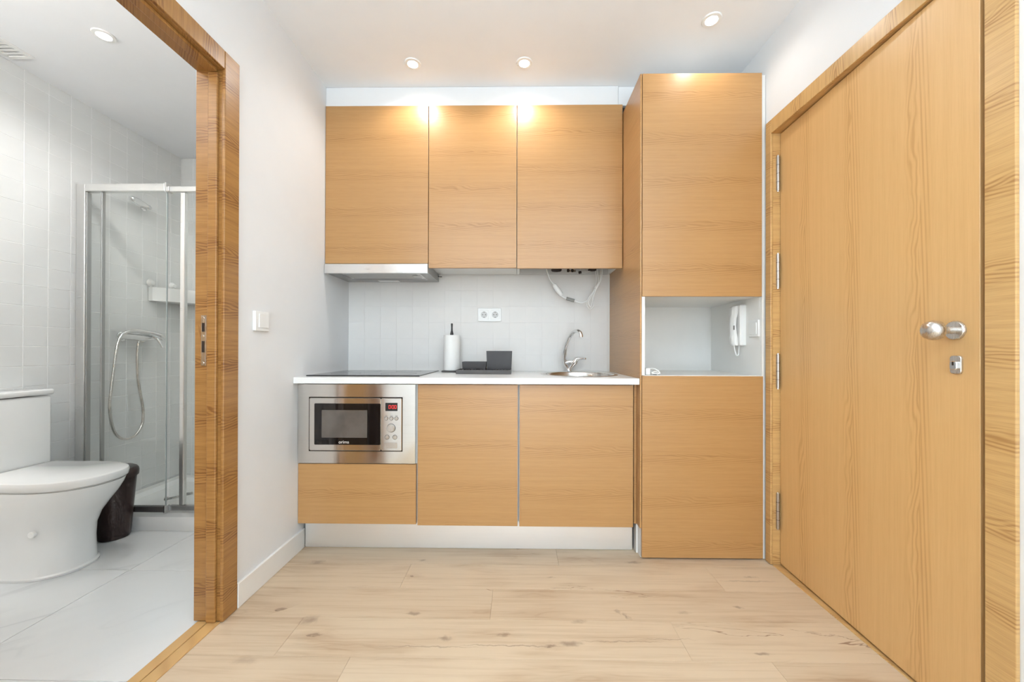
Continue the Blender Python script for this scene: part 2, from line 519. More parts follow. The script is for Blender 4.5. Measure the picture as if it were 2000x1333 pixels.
def plate_x(cy, cz, w, h, x0, x1, r, edge=0.0, bm=None):
    """rounded plate in the yz plane, front at x0, back at x1"""
    e = edge
    d = 1 if x1 > x0 else -1
    loops = [[(x1, y, z) for y, z in rrect(cy, cz, w, h, r)], [(x0 + d * e, y, z) for y, z in rrect(cy, cz, w, h, r)]]
    if e > 0:
        loops.append([(x0, y, z) for y, z in rrect(cy, cz, w - 2 * e, h - 2 * e, max(r - e, 0.0005))])
    return loft(loops, True, bm)


def frame_y(x0, x1, z0, z1, ix0, ix1, iz0, iz1, y0, y1):
    """rectangular plate with a rectangular hole, front y0, back y1"""
    b = bmesh.new()
    O = [(x0, z0), (x1, z0), (x1, z1), (x0, z1)]
    I = [(ix0, iz0), (ix1, iz0), (ix1, iz1), (ix0, iz1)]
    q = {}
    for nm, L in (('o', O), ('i', I)):
        for yy in (y0, y1):
            q[nm, yy] = [b.verts.new((x, yy, z)) for x, z in L]
    for i in range(4):
        j = (i + 1) % 4
        b.faces.new((q['o', y0][i], q['o', y0][j], q['i', y0][j], q['i', y0][i]))
        b.faces.new((q['o', y1][j], q['o', y1][i], q['i', y1][i], q['i', y1][j]))
        b.faces.new((q['o', y0][j], q['o', y0][i], q['o', y1][i], q['o', y1][j]))
        b.faces.new((q['i', y0][i], q['i', y0][j], q['i', y1][j], q['i', y1][i]))
    return b


def text_bm(s, size, origin, depth=0.0006, width=None):
    cu = bpy.data.curves.new('t', 'FONT')
    cu.body, cu.size, cu.extrude = s, size, depth
    cu.align_x, cu.align_y = 'CENTER', 'CENTER'
    o = bpy.data.objects.new('t', cu)
    COL.objects.link(o)
    dg = bpy.context.evaluated_depsgraph_get()
    me = bpy.data.meshes.new_from_object(o.evaluated_get(dg))
    b = bmesh.new()
    b.from_mesh(me)
    xs = [v.co.x for v in b.verts]
    k = width / (max(xs) - min(xs)) if width else 1.0
    ox, oy, oz = origin
    for v in b.verts:
        x, y, z = v.co
        v.co = (ox + x * k, oy - z, oz + y * (k if width else 1.0))
    bpy.data.objects.remove(o)
    bpy.data.curves.remove(cu)
    bpy.data.meshes.remove(me)
    return b


def disc_y(cx, cz, r, y0, y1, n=28, edge=0.0, bm=None):
    return lathe(cx, 0, [(0, y0), (r - edge, y0), (r, y0 + edge), (r, y1), (0, y1)], n, bm, 'Y', cz)


def copy_tree(o, parent=None):
    c = o.copy()
    COL.objects.link(c)
    c.parent = parent
    WL[c] = WL[o]
    for ch in list(o.children):
        copy_tree(ch, c)
    return c


# ------------------------------------------------------------------ dimensions of the place
LX, RX = -1.105, 1.215            # faces of the left and right wall
BY, FY = 2.536, -2.70             # back wall, wall behind the camera
CZ = 2.53                         # ceiling
BLX, BRX = -2.53, -1.205          # bathroom left wall, bathroom side of the partition
BBY, BFY, BCZ = 2.89, 0.25, 2.453

ST = 'structure'
# ------------------------------------------------------------------ shell
tag(obj('ceiling', box(LX, RX, FY, BY, CZ, CZ + 0.1), M['ceiling']), kind=ST, label='smooth warm white ceiling above the kitchen')
b = box(BRX, LX, FY - 0.1, 0.69, 0, CZ + 0.1)
box(BRX, LX, 1.47, BBY + 0.1, 0, CZ + 0.1, bm=b)
box(BRX, LX, 0.69, 1.47, 2.10, CZ + 0.1, bm=b)
tag(obj('wall_left', b, M['wall']), kind=ST, label='white painted wall between kitchen and bathroom')
b = box(RX, RX + 0.14, FY - 0.1, 0.99, 0, CZ + 0.1)
box(RX, RX + 0.14, 1.895, BY + 0.1, 0, CZ + 0.1, bm=b)
box(RX, RX + 0.14, 0.99, 1.895, 2.085, CZ + 0.1, bm=b)
tag(obj('wall_right', b, M['wall']), kind=ST, label='white painted wall around the entrance door')
tag(obj('wall_back', box(LX, RX, BY, BY + 0.1, 0, CZ + 0.1), M['splash_grout']), kind=ST, label='white tiled wall behind the kitchen worktop')
wb = bpy.data.objects['wall_back']
b = frame_y(LX, RX, 0, CZ + 0.1, -0.85, 0.95, 0.04, 2.30, FY - 0.1, FY)
tag(obj('wall_front', b, M['wall']), kind=ST, label='white wall with an added window opposite the kitchen')
w = empty('added_window_1', (0.05, FY - 0.05, 0.04), 'added white framed window opposite the kitchen, for fill light', None, None, ST)  # added window, made to bring fill light in from behind the camera
b = frame_y(-0.85, 0.95, 0.04, 2.30, -0.79, 0.89, 0.10, 2.24, FY - 0.08, FY - 0.02)
box(0.02, 0.08, FY - 0.08, FY - 0.02, 0.10, 2.24, bm=b)
obj('window_frame', b, M['plastic'], w)
obj('pane', box(-0.79, 0.02, FY - 0.052, FY - 0.048, 0.10, 2.24), M['clear'], w)
obj('pane', box(0.08, 0.89, FY - 0.052, FY - 0.048, 0.10, 2.24), M['clear'], w)

# laminate floor, plank by plank
fl = tag(obj('floor', box(LX, RX + 0.14, FY, BY, -0.10, -0.0028), M['joint']), kind=ST, label='pale oak laminate floor')
ROW, Y_REF = 0.187, 1.660
ENDS = {0: -0.10, -1: -0.807, -2: -0.55, 1: -0.50, 2: 0.20, 3: -0.3}
r = -24
while True:
    y0 = Y_REF + (r - 1) * ROW
    y1 = y0 + ROW
    if y0 > BY - 0.02:
        break
    e = ENDS.get(r, random.uniform(-1.1, 0.2))
    x = e - 1.385 * 3
    while x < RX:
        xa, xb = max(x, LX + 0.001), min(x + 1.385, RX + 0.139)
        ya, yb = max(y0, FY), min(y1, BY - 0.002)
        if xb - xa > 0.02 and yb - ya > 0.01:
            bx = bmesh.new()
            g = 0.0004
            c = 0.0006
            lo = [(xa + g, ya + g), (xb - g, ya + g), (xb - g, yb - g), (xa + g, yb - g)]
            hi = [(xa + g + c, ya + g + c), (xb - g - c, ya + g + c), (xb - g - c, yb - g - c), (xa + g + c, yb - g - c)]
            bx = loft([[(p, q, -0.0026) for p, q in lo], [(p, q, -0.0004) for p, q in lo], [(p, q, 0.0) for p, q in hi]], True)
            obj('plank', bx, M['laminate'], fl)
        x += 1.385
    r += 1

# bathroom shell
tag(obj('ceiling_bathroom', box(BLX, BRX, BFY, BBY, BCZ, BCZ + 0.08), M['ceiling']), kind=ST, label='white bathroom ceiling')
wl = tag(obj('wall_bathroom_left', box(BLX - 0.1, BLX - 0.0012, BFY - 0.1, BBY + 0.1, 0, BCZ + 0.08), M['bath_wall']), kind=ST, label='bathroom wall of small square white tiles behind the toilet')
wbb = tag(obj('wall_bathroom_back', box(BLX, BRX, BBY + 0.0012, BBY + 0.1, 0, BCZ + 0.08), M['bath_wall']), kind=ST, label='white tiled back wall of the shower')
tag(obj('wall_bathroom_front', box(BLX, BRX, BFY - 0.1, BFY, 0, BCZ + 0.08), M['wall']), kind=ST, label='white bathroom wall facing the shower')
bf = tag(obj('floor_bathroom', box(BLX, -1.19, BFY, BBY, -0.10, -0.0025), M['floor_grout']), kind=ST, label='white marble-look bathroom floor tiles')
xs = [BLX, -2.385, -1.785, -1.19]
ys = [BFY, 0.58, 1.18, 1.775, 2.375, BBY]
for xa, xb in zip(xs, xs[1:]):
    for ya, yb in zip(ys, ys[1:]):
        g, c = 0.0016, 0.0010
        lo = [(xa + g, ya + g), (xb - g, ya + g), (xb - g, yb - g), (xa + g, yb - g)]
        hi = [(xa + g + c, ya + g + c), (xb - g - c, ya + g + c), (xb - g - c, yb - g - c), (xa + g + c, yb - g - c)]
        obj('tile', loft([[(p, q, -0.0025) for p, q in lo], [(p, q, -0.0006) for p, q in lo], [(p, q, 0.0) for p, q in hi]], True), M['marble'], bf)


def tile_bm(a0, a1, z0, z1, base, face, axis, bm=None, g=0.0008, c=0.0014):
    lo = [(a0 + g, z0 + g), (a1 - g, z0 + g), (a1 - g, z1 - g), (a0 + g, z1 - g)]
    hi = [(a0 + g + c, z0 + g + c), (a1 - g - c, z0 + g + c), (a1 - g - c, z1 - g - c), (a0 + g + c, z1 - g - c)]
    f = (lambda a, z, d: (d, a, z)) if axis == 'X' else (lambda a, z, d: (a, d, z))
    mid = face + (base - face) * 0.25
    return loft([[f(a, z, base) for a, z in lo], [f(a, z, mid) for a, z in lo], [f(a, z, face) for a, z in hi]], True, bm)


def grid(lo, hi, ref, pitch):
    k = math.ceil((lo - ref) / pitch + 1e-6)
    v = [lo]
    while ref + k * pitch < hi - 0.006:
        if ref + k * pitch > lo + 0.006:
            v.append(ref + k * pitch)
        k += 1
    return v + [hi]


def tile_wall(parent, a_lo, a_hi, a_ref, z_lo, z_hi, z_ref, pa, pz, base, face, axis, mat, solo, g=0.0008, c=0.0014):
    """solo(a): columns built tile by tile; full tiles share one mesh; the rest is one joined field"""
    A, Z = grid(a_lo, a_hi, a_ref, pa), grid(z_lo, z_hi, z_ref, pz)
    shared, rest = {}, None
    L = WL[parent]
    for i in range(len(A) - 1):
        for j in range(len(Z) - 1):
            if not solo(0.5 * (A[i] + A[i + 1])):
                rest = tile_bm(A[i], A[i + 1], Z[j], Z[j + 1], base, face, axis, rest, g, c)
                continue
            key = (round(A[i + 1] - A[i], 4), round(Z[j + 1] - Z[j], 4))
            if key not in shared:
                bmt = tile_bm(0, A[i + 1] - A[i], 0, Z[j + 1] - Z[j], base, face, axis, None, g, c)
                bmesh.ops.recalc_face_normals(bmt, faces=bmt.faces)
                me = bpy.data.meshes.new('tile')
                bmt.to_mesh(me)
                bmt.free()
                me.materials.append(mat)
                shared[key] = me
            o = bpy.data.objects.new('tile', shared[key])
            o.location = ((0, A[i], Z[j]) if axis == 'X' else (A[i], 0, Z[j]))
            o.location = Vector(o.location) - L
            link(o, parent)
    if rest:
        tag(obj('tile_field', rest, mat, parent), kind='stuff')


tile_wall(wl, BFY, BBY, 1.958, 0.0, BCZ, 1.0326, 0.1055, 0.1045, BLX - 0.004, BLX, 'X', M['bath_tile'], lambda a: a > 1.65, 0.0014, 0.0009)
tile_wall(wbb, BLX, BRX, BLX + 0.09, 0.0, BCZ, 1.0326, 0.1055, 0.1045, BBY + 0.004, BBY, 'Y', M['bath_tile'], lambda a: a < -1.85, 0.0014, 0.0009)
tile_wall(wb, LX, 0.590, LX + 0.1055, 0.884, 1.505, 0.884, 0.1055, 0.1045, BY, BY - 0.0012, 'Y', M['splash_tile'], lambda a: True, 0.0004, 0.0003)

# baseboard on the left wall, white
b = box(LX, LX + 0.013, 1.516, 1.996, 0.0, 0.098, 0.002)
tag(obj('baseboard_left', b, M['white']), kind=ST, label='white baseboard along the left wall')
tag(obj('baseboard_left', box(LX, LX + 0.013, FY, 0.64, 0.0, 0.098, 0.002), M['white']), kind=ST, label='white baseboard beside the bathroom door')
tag(obj('baseboard_right', box(RX - 0.013, RX, FY, 0.94, 0.0, 0.098, 0.002), M['white']), kind=ST, label='white baseboard beside the entrance door')
# white panel closing the space above the wall cabinets
tag(obj('trim_1', box(LX + 0.001, 0.574, 2.224, 2.245, 2.421, CZ - 0.001, 0.001), M['wall']), kind=ST, label='white closing panel above the wall cabinets')
tag(obj('trim_2', box(0.577, RX - 0.001, 2.232, 2.253, 2.421, CZ - 0.001), M['wall']), kind=ST, label='white closing panel above the tall cabinet')

# ------------------------------------------------------------------ bathroom door: frame, threshold, open leaf
fr = empty('trim_3', (LX, 1.44, 0), 'oak door frame of the bathroom doorway', None, None, ST)
JF = 1.440                                     # face of the far jamb
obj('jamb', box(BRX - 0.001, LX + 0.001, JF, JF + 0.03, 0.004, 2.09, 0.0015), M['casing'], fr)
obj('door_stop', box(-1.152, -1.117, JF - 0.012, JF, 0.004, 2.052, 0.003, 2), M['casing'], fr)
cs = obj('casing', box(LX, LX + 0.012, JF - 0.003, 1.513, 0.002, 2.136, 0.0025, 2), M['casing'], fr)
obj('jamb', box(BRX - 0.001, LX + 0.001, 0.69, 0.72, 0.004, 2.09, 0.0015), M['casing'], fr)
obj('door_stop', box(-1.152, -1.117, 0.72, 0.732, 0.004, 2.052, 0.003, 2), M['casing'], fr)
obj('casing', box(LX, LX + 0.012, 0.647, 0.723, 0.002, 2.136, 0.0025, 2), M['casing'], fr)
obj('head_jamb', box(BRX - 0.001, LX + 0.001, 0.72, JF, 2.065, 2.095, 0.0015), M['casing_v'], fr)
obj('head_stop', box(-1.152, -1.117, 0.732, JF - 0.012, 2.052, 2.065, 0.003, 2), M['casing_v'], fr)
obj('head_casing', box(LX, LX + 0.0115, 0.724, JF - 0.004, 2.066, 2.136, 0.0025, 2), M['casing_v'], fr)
sp = obj('strike_plate', box(-1.182, -1.163, JF - 0.0016, JF + 0.001, 0.958, 1.146, 0.0005), M['steel_v'], fr)
sp['label'] = 'long steel strike plate with screws'
obj('latch_hole', box(-1.178, -1.168, JF - 0.0022, JF - 0.0012, 1.085, 1.118), M['dark'], sp)
obj('bolt_hole', box(-1.178, -1.168, JF - 0.0022, JF - 0.0012, 1.008, 1.050), M['dark'], sp)
for z in (1.136, 1.068, 0.968):
    obj('screw', disc_y(-1.1725, z, 0.004, JF - 0.0034, JF - 0.001, 12, 0.001), M['chrome'], sp)
obj('chipped_notch', box(-1.192, -1.1825, JF - 0.0009, JF + 0.002, 1.066, 1.112), M['casing_v'], fr)

th = empty('trim_4', (-1.15, 1.08, 0), 'oak threshold strip between tile and laminate', None, None, ST)
obj('threshold_bed', box(-1.1895, -1.1052, 0.69, 1.47, -0.02, -0.0021), M['joint'], th)
obj('threshold_strip', box(-1.1895, -1.150, 0.72, JF, -0.002, 0.0045, 0.0015), M['casing2'], th)
obj('threshold_strip', box(-1.148, -1.1035, 0.72, JF, -0.002, 0.0035, 0.0015), M['casing2'], th)

d1 = empty('door_1', (-1.20, 0.722, 0.006), 'oak bathroom door standing open into the bathroom', None, None, ST)
obj('leaf', box(-1.93, -1.21, 0.735, 0.772, 0.008, 2.05, 0.002), M['door'], d1)
obj('rosette', lathe(-1.87, 0, [(0, 0.762), (0.026, 0.770), (0.026, 0.779), (0, 0.780)], 24, None, 'Y', 1.03), M['steel_v'], d1)
obj('lever', tube([(-1.87, 0.778, 1.03), (-1.87, 0.815, 1.03), (-1.845, 0.824, 1.03), (-1.76, 0.824, 1.03)], 0.009, 12), M['steel_v'], d1, True)

# ------------------------------------------------------------------ entrance door
CX = RX - 0.010                                # casing face
fr = empty('trim_5', (RX, 1.44, 0), 'oak door frame of the entrance door', None, None, ST)
obj('casing', box(CX, RX, 1.866, 1.9045, 0.003, 2.120, 0.002, 2), M['casing2'], fr)
obj('casing', box(CX, RX, 0.956, 1.020, 0.003, 2.120, 0.002, 2), M['casing2'], fr)
obj('head_casing', box(CX, RX, 1.0215, 1.8645, 2.054, 2.120, 0.002, 2), M['casing2_v'], fr)
obj('jamb', box(RX, RX + 0.139, 1.866, 1.895, 0.003, 2.085), M['casing2'], fr)
obj('jamb', box(RX, RX + 0.139, 0.990, 1.018, 0.003, 2.085), M['casing2'], fr)
obj('head_jamb', box(RX, RX + 0.139, 1.018, 1.866, 2.054, 2.085), M['casing2_v'], fr)
obj('rebate', box(RX + 0.085, RX + 0.135, 1.845, 1.866, 0.003, 2.054), M['casing2'], fr)
obj('rebate', box(RX + 0.085, RX + 0.135, 1.018, 1.042, 0.003, 2.054), M['dark'], fr)  # near rebate coloured dark, standing in for shade in the ajar gap
tag(obj('trim_6', box(RX + 0.0, RX + 0.13, 1.02, 1.864, -0.002, 0.003, 0.001), M['casing2_v']), kind=ST, label='oak strip under the entrance door')
tag(obj('wall_corridor', box(RX + 0.45, RX + 0.50, 0.3, 2.6, 0, 2.5), M['dark']), kind=ST, label='corridor wall outside the entrance door, coloured dark for shade')  # darkness of the unseen corridor is put into the wall colour

HX, HY = 1.249, 1.866                          # hinge line of the leaf
d2 = empty('door_2', (HX, HY, 0), 'oak entrance door with satin knob, slightly ajar', None, None, ST)
obj('leaf', box(HX, HX + 0.012, 1.034, HY - 0.003, 0.010, 2.050, 0.0012), M['door'], d2)
obj('leaf_core', box(HX + 0.0125, HX + 0.045, 1.046, HY - 0.003, 0.012, 2.048), M['dark'], d2)  # set back and coloured dark to stand for shade beside the leaf
eb = obj('edge_strip', box(HX + 0.0122, HX + 0.016, 1.0355, 1.0455, 0.012, 2.048), M['alu'], d2)
for z in (1.79, 1.83, 1.87, 0.985, 1.02, 1.05, 1.085, 1.125, 0.33, 0.30, 0.27):
    obj('lock_bolt', lathe(HX + 0.030, 0, [(0, 1.028), (0.0065, 1.030), (0.0075, 1.046), (0, 1.047)], 14, None, 'Y', z), M['steel_v'], eb)
obj('door_knob', lathe(0, 1.092, [(0, HX - 0.082), (0.014, HX - 0.081), (0.0235, HX - 0.074), (0.0275, HX - 0.062), (0.0265, HX - 0.050), (0.020, HX - 0.041), (0.012, HX - 0.036), (0.010, HX - 0.022), (0.010, HX - 0.006)], 36, None, 'X', 1.077), M['steel_v'], d2, True)
obj('knob_rosette', lathe(0, 1.092, [(0.009, HX - 0.008), (0.024, HX - 0.0075), (0.0265, HX - 0.004), (0.0265, HX)], 36, None, 'X', 1.077), M['steel_v'], d2, True)
lk = obj('lock_plate', plate_x(1.089, 0.982, 0.030, 0.050, HX - 0.006, HX, 0.008, 0.0015), M['steel_v'], d2)
obj('thumb_turn', plate_x(1.089, 0.980, 0.020, 0.024, HX - 0.012, HX - 0.006, 0.006, 0.002), M['chrome'], lk)
obj('key_slot', plate_x(1.089, 0.985, 0.004, 0.010, HX - 0.0126, HX - 0.0118, 0.001), M['dark'], lk)
for z0, z1 in ((1.78, 1.943), (1.318, 1.477), (0.842, 1.001), (0.175, 0.343)):
    h = obj('hinge', tube([(HX - 0.011, HY - 0.003, z0), (HX - 0.011, HY - 0.003, z1)], 0.0075, 14), M['hinge_steel'], d2, True)
    obj('hinge_pin', tube([(HX - 0.011, HY - 0.003, z0 - 0.006), (HX - 0.011, HY - 0.003, z1 + 0.006)], 0.0045, 12), M['chrome'], h, True)
    for q in (0.25, 0.5, 0.75):
        zz = z0 + (z1 - z0) * q
        obj('knuckle_gap', tube([(HX - 0.011, HY - 0.003, zz - 0.0008), (HX - 0.011, HY - 0.003, zz + 0.0008)], 0.0077, 14), M['dark'], h)
d2.rotation_euler = (0, 0, math.radians(-2.55))

# ------------------------------------------------------------------ kitchen: base run
DF = 1.949                                     # face of the base doors
DT = 0.019
CT, CB = 0.881, 0.851                          # worktop top and underside


def unit(name, x0, x1, label):
    t = empty(name, ((x0 + x1) / 2, 2.25, 0.14), label, 'cabinet', 'base cabinets under the worktop')
    b = box(x0 + 0.001, x0 + 0.017, DF + 0.021, 2.52, 0.142, 0.849)
    box(x1 - 0.017, x1 - 0.001, DF + 0.021, 2.52, 0.142, 0.849, bm=b)
    box(x0 + 0.017, x1 - 0.017, DF + 0.021, 2.52, 0.142, 0.158, bm=b)
    box(x0 + 0.017, x1 - 0.017, 2.51, 2.52, 0.158, 0.849, bm=b)
    obj('carcass', b, M['white'], t)
    return t


c1 = unit('base_cabinet', -1.104, -0.503, 'oak base cabinet holding the built-in microwave, with one drawer front below')
obj('drawer_front', box(-1.103, -0.506, DF, DF + DT, 0.142, 0.4435, 0.0012), M['cab'], c1)
obj('oven_shelf', box(-1.086, -0.521, DF + 0.021, 2.50, 0.432, 0.447), M['white'], c1)
c2 = unit('base_cabinet', -0.5025, 0.008, 'oak base cabinet with one plain door, between microwave and sink cabinet')
obj('door', box(-0.4985, 0.0035, DF, DF + DT, 0.137, 0.8445, 0.0012), M['cab'], c2)
c3 = unit('base_cabinet', 0.0085, 0.586, 'oak base cabinet with one plain door under the sink')
obj('door', box(0.0135, 0.580, DF, DF + DT, 0.136, 0.8445, 0.0012), M['cab'], c3)
fi = tag(obj('end_strip', box(0.587, 0.5995, DF + 0.010, 2.50, 0.150, 0.8485, 0.001), M['cab']), 'narrow oak strip between sink cabinet and tall cabinet', 'strip')
pl = tag(obj('kickboard', box(-1.0905, 0.590, 1.996, 2.008, 0.0005, 0.141, 0.001), M['alu']), 'brushed aluminium kickboard running under the base cabinets', 'kickboard')

wt = empty('worktop', (-0.255, 2.22, CB), 'white worktop slab with sink cutout over the base cabinets', 'worktop')
SX, SY, SR = 0.352, 2.225, 0.200               # sink centre and cutout radius
b = bmesh.new()
N = 48
ring, outer = [], []
for i in range(N):
    a = 2 * math.pi * i / N
    c, s = math.cos(a), math.sin(a)
    ring.append((SX + SR * c, SY + SR * s))
    k = min((0.235 / abs(c)) if abs(c) > 1e-6 else 9, (0.255 / abs(s)) if abs(s) > 1e-6 else 9)
    outer.append((SX + k * c, SY + k * s))
x0, x1, y0, y1 = LX + 0.0005, 0.5975, 1.910, 2.5325
ox0, ox1, oy0, oy1 = SX - 0.235, SX + 0.235, SY - 0.255, SY + 0.255
for z, fl_ in ((CT, False), (CB, True)):
    R = [b.verts.new((x, y, z)) for x, y in ring]
    O = [b.verts.new((x, y, z)) for x, y in outer]
    for i in range(N):
        j = (i + 1) % N
        b.faces.new((R[i], O[i], O[j], R[j]))
    if not fl_:
        Rt = R
    else:
        Rb = R
for i in range(N):
    j = (i + 1) % N
    b.faces.new((Rt[i], Rt[j], Rb[j], Rb[i]))
# the rest of the slab around the square that holds the cutout
for (xa, xb, ya, yb) in ((x0, ox0, y0, y1), (ox1, x1, y0, y1), (ox0, ox1, y0, oy0), (ox0, ox1, oy1, y1)):
    q = [b.verts.new(p) for p in ((xa, ya, CB), (xb, ya, CB), (xb, yb, CB), (xa, yb, CB), (xa, ya, CT), (xb, ya, CT), (xb, yb, CT), (xa, yb, CT))]
    for f in ((0, 3, 2, 1), (4, 5, 6, 7), (0, 1, 5, 4), (1, 2, 6, 5), (2, 3, 7, 6), (3, 0, 4, 7)):
        b.faces.new([q[i] for i in f])
obj('slab', b, M['counter'], wt)
obj('front_edge', box(x0, x1, 1.906, 1.9105, CB, CT + 0.0002, 0.0015), M['counter'], wt)

# sink
sk = empty('sink', (SX, SY, CT), 'round stainless steel sink let into the worktop below the tap', 'sink')
prof = [(0.021, 0.735), (0.10, 0.737), (0.150, 0.743), (0.176, 0.757), (0.188, 0.785), (0.192, 0.86), (0.194, 0.8800), (0.197, 0.8835), (0.213, 0.8835), (0.2165, 0.8815), (0.2165, 0.8811), (0.199, 0.8811), (0.1985, 0.85), (0.195, 0.78), (0.180, 0.750), (0.150, 0.736), (0.10, 0.730), (0.021, 0.728)]
obj('bowl', lathe(SX, SY, prof, 64), M['steel'], sk, True)
dr = obj('drain', lathe(SX, SY, [(0, 0.739), (0.008, 0.741), (0.018, 0.738), (0.026, 0.7375), (0.028, 0.7362), (0.021, 0.729), (0, 0.728)], 32), M['chrome'], sk, True)

# tap: a slender V of spout and lever valve
fx, fy = 0.328, 2.470
tp = empty('tap', (fx, fy, CT), 'chrome kitchen tap with a curved spout behind the sink', 'tap')
obj('base', lathe(fx, fy, [(0, 0.8812), (0.021, 0.8812), (0.022, 0.886), (0.014, 0.891), (0.011, 0.902), (0, 0.903)], 28), M['chrome'], tp, True)
obj('spout', tube([(fx, fy, 0.892), (0.309, 2.468, 0.922), (0.301, 2.464, 0.950), (0.299, 2.455, 0.985), (0.303, 2.440, 1.030), (0.315, 2.410, 1.080), (0.332, 2.370, 1.118), (0.350, 2.330, 1.133), (0.366, 2.300, 1.128), (0.374, 2.287, 1.108), (0.374, 2.285, 1.095)], [0.009, 0.0115, 0.0125, 0.0125, 0.0115, 0.0115, 0.0115, 0.011, 0.011, 0.011, 0.0115], 16), M['chrome'], tp, True)
obj('valve', tube([(fx, fy, 0.892), (0.345, 2.468, 0.915), (0.362, 2.464, 0.940), (0.368, 2.462, 0.950)], [0.009, 0.013, 0.0185, 0.0185], 18), M['chrome'], tp, True)
obj('bridge', tube([(0.302, 2.462, 0.938), (0.330, 2.462, 0.946), (0.358, 2.462, 0.944)], [0.008, 0.012, 0.012], 12), M['chrome'], tp, True)
hd = obj('handle', tube([(0.364, 2.462, 0.946), (0.375, 2.455, 0.962), (0.398, 2.440, 0.968), (0.425, 2.420, 0.966)], [0.018, 0.014, 0.007, 0.005], 14), M['chrome'], tp, True)

# hob
hb = empty('hob', (-0.80, 2.25, CT), 'black glass hob set into the worktop above the microwave', 'hob')
obj('glass_plate', loft([[(x, y, CT + 0.0003) for x, y in rrect(-0.798, 2.250, 0.590, 0.505, 0.006)], [(x, y, CT + 0.0045) for x, y in rrect(-0.798, 2.250, 0.590, 0.505, 0.006)], [(x, y, CT + 0.0060) for x, y in rrect(-0.798, 2.250, 0.586, 0.501, 0.005)]], True), M['hob_glass'], hb)
for (hx, hy, hr) in ((-0.945, 2.14, 0.075), (-0.93, 2.37, 0.095), (-0.655, 2.15, 0.095), (-0.665, 2.38, 0.075)):
    obj('cooking_zone', lathe(hx, hy, [(hr - 0.002, CT + 0.0061), (hr, CT + 0.0063), (hr + 0.002, CT + 0.0061)], 40), M['hob_print'], hb)

# ------------------------------------------------------------------ microwave
mw = empty('microwave', (-0.805, 1.95, 0.447), 'built-in stainless microwave with black glass door under the hob', 'microwave')
MF = 1.944
obj('trim_frame', frame_y(-1.1025, -0.5095, 0.448, 0.8445, -1.046, -0.573, 0.508, 0.781, MF, MF + 0.020), M['mirror_steel'], mw)
obj('housing', box(-1.046, -0.573, MF + 0.012, 2.35, 0.508, 0.781), M['dark'], mw)
dr = obj('door', plate_y(-0.8625, 0.6445, 0.3595, 0.264, MF - 0.004, MF + 0.014, 0.007, 0.002), M['mirror_steel'], mw)
gl = obj('door_glass', plate_y(-0.8495, 0.6455, 0.3325, 0.207, MF - 0.0062, MF - 0.003, 0.004, 0.0008), M['black_glass'], dr)
obj('window', plate_y(-0.8635, 0.647, 0.229, 0.138, MF - 0.0067, MF - 0.006, 0.002), M['window_mesh'], dr)
obj('brand_lettering', text_bm('orima', 0.018, (-0.866, MF - 0.0066, 0.5555), 0.0004, 0.052), M['print'], dr)
cp = obj('control_panel', plate_y(-0.6285, 0.6445, 0.105, 0.264, MF - 0.004, MF + 0.014, 0.007, 0.002), M['mirror_steel'], mw)
obj('display', plate_y(-0.628, 0.7325, 0.061, 0.041, MF - 0.0052, MF - 0.003, 0.002), M['black_glass'], cp)


def seg_digit(x, z, s, w, h, bm):
    on = {'0': 'abcdef', ':': ''}[s]
    tk = 0.0015
    P = {'a': (0, h / 2, w, tk), 'd': (0, -h / 2, w, tk), 'g': (0, 0, w, tk), 'f': (-w / 2, h / 4, tk, h / 2), 'b': (w / 2, h / 4, tk, h / 2), 'e': (-w / 2, -h / 4, tk, h / 2), 'c': (w / 2, -h / 4, tk, h / 2)}
    for k in on:
        cx, cz, a, c = P[k]
        bm = box(x + cx - a / 2 * 0.92, x + cx + a / 2 * 0.92, MF - 0.0057, MF - 0.0050, z + cz - c / 2 * 0.92, z + cz + c / 2 * 0.92, bm=bm)
    return bm


b = seg_digit(-0.6365, 0.7325, '0', 0.0085, 0.016, None)
b = seg_digit(-0.6205, 0.7325, '0', 0.0085, 0.016, b)
b = seg_digit(-0.6075, 0.7325, '0', 0.0085, 0.016, b)
for z in (0.7285, 0.7365):
    box(-0.6295, -0.6275, MF - 0.0057, MF - 0.0050, z - 0.001, z + 0.001, bm=b)
obj('display_digits', b, M['red_led'], cp)
for x in (-0.654, -0.628, -0.603):
    obj('button_ring', disc_y(x, 0.675, 0.0105, MF - 0.0044, MF - 0.003, 24), M['print_dark'], cp)
    k = obj('button', disc_y(x, 0.675, 0.0085, MF - 0.0085, MF - 0.003, 24, 0.002), M['steel_v'], cp, True)
    obj('button_mark', box(x - 0.006, x + 0.006, MF - 0.0046, MF - 0.0038, 0.6885, 0.690), M['print_dark'], cp)
obj('dial_ring', disc_y(-0.629, 0.627, 0.0225, MF - 0.0046, MF - 0.003, 32), M['print_dark'], cp)
kn = obj('dial', disc_y(-0.629, 0.627, 0.020, MF - 0.017, MF - 0.0035, 36, 0.003), M['steel_v'], cp, True)
for x in (-0.6495, -0.6105):
    obj('button_ring', disc_y(x, 0.581, 0.0122, MF - 0.0044, MF - 0.003, 24), M['print_dark'], cp)
    obj('button', disc_y(x, 0.581, 0.010, MF - 0.0085, MF - 0.003, 24, 0.002), M['steel_v'], cp, True)
obj('door_release', plate_y(-0.631, 0.5405, 0.064, 0.030, MF - 0.0062, MF - 0.003, 0.003, 0.001), M['steel_v'], cp)

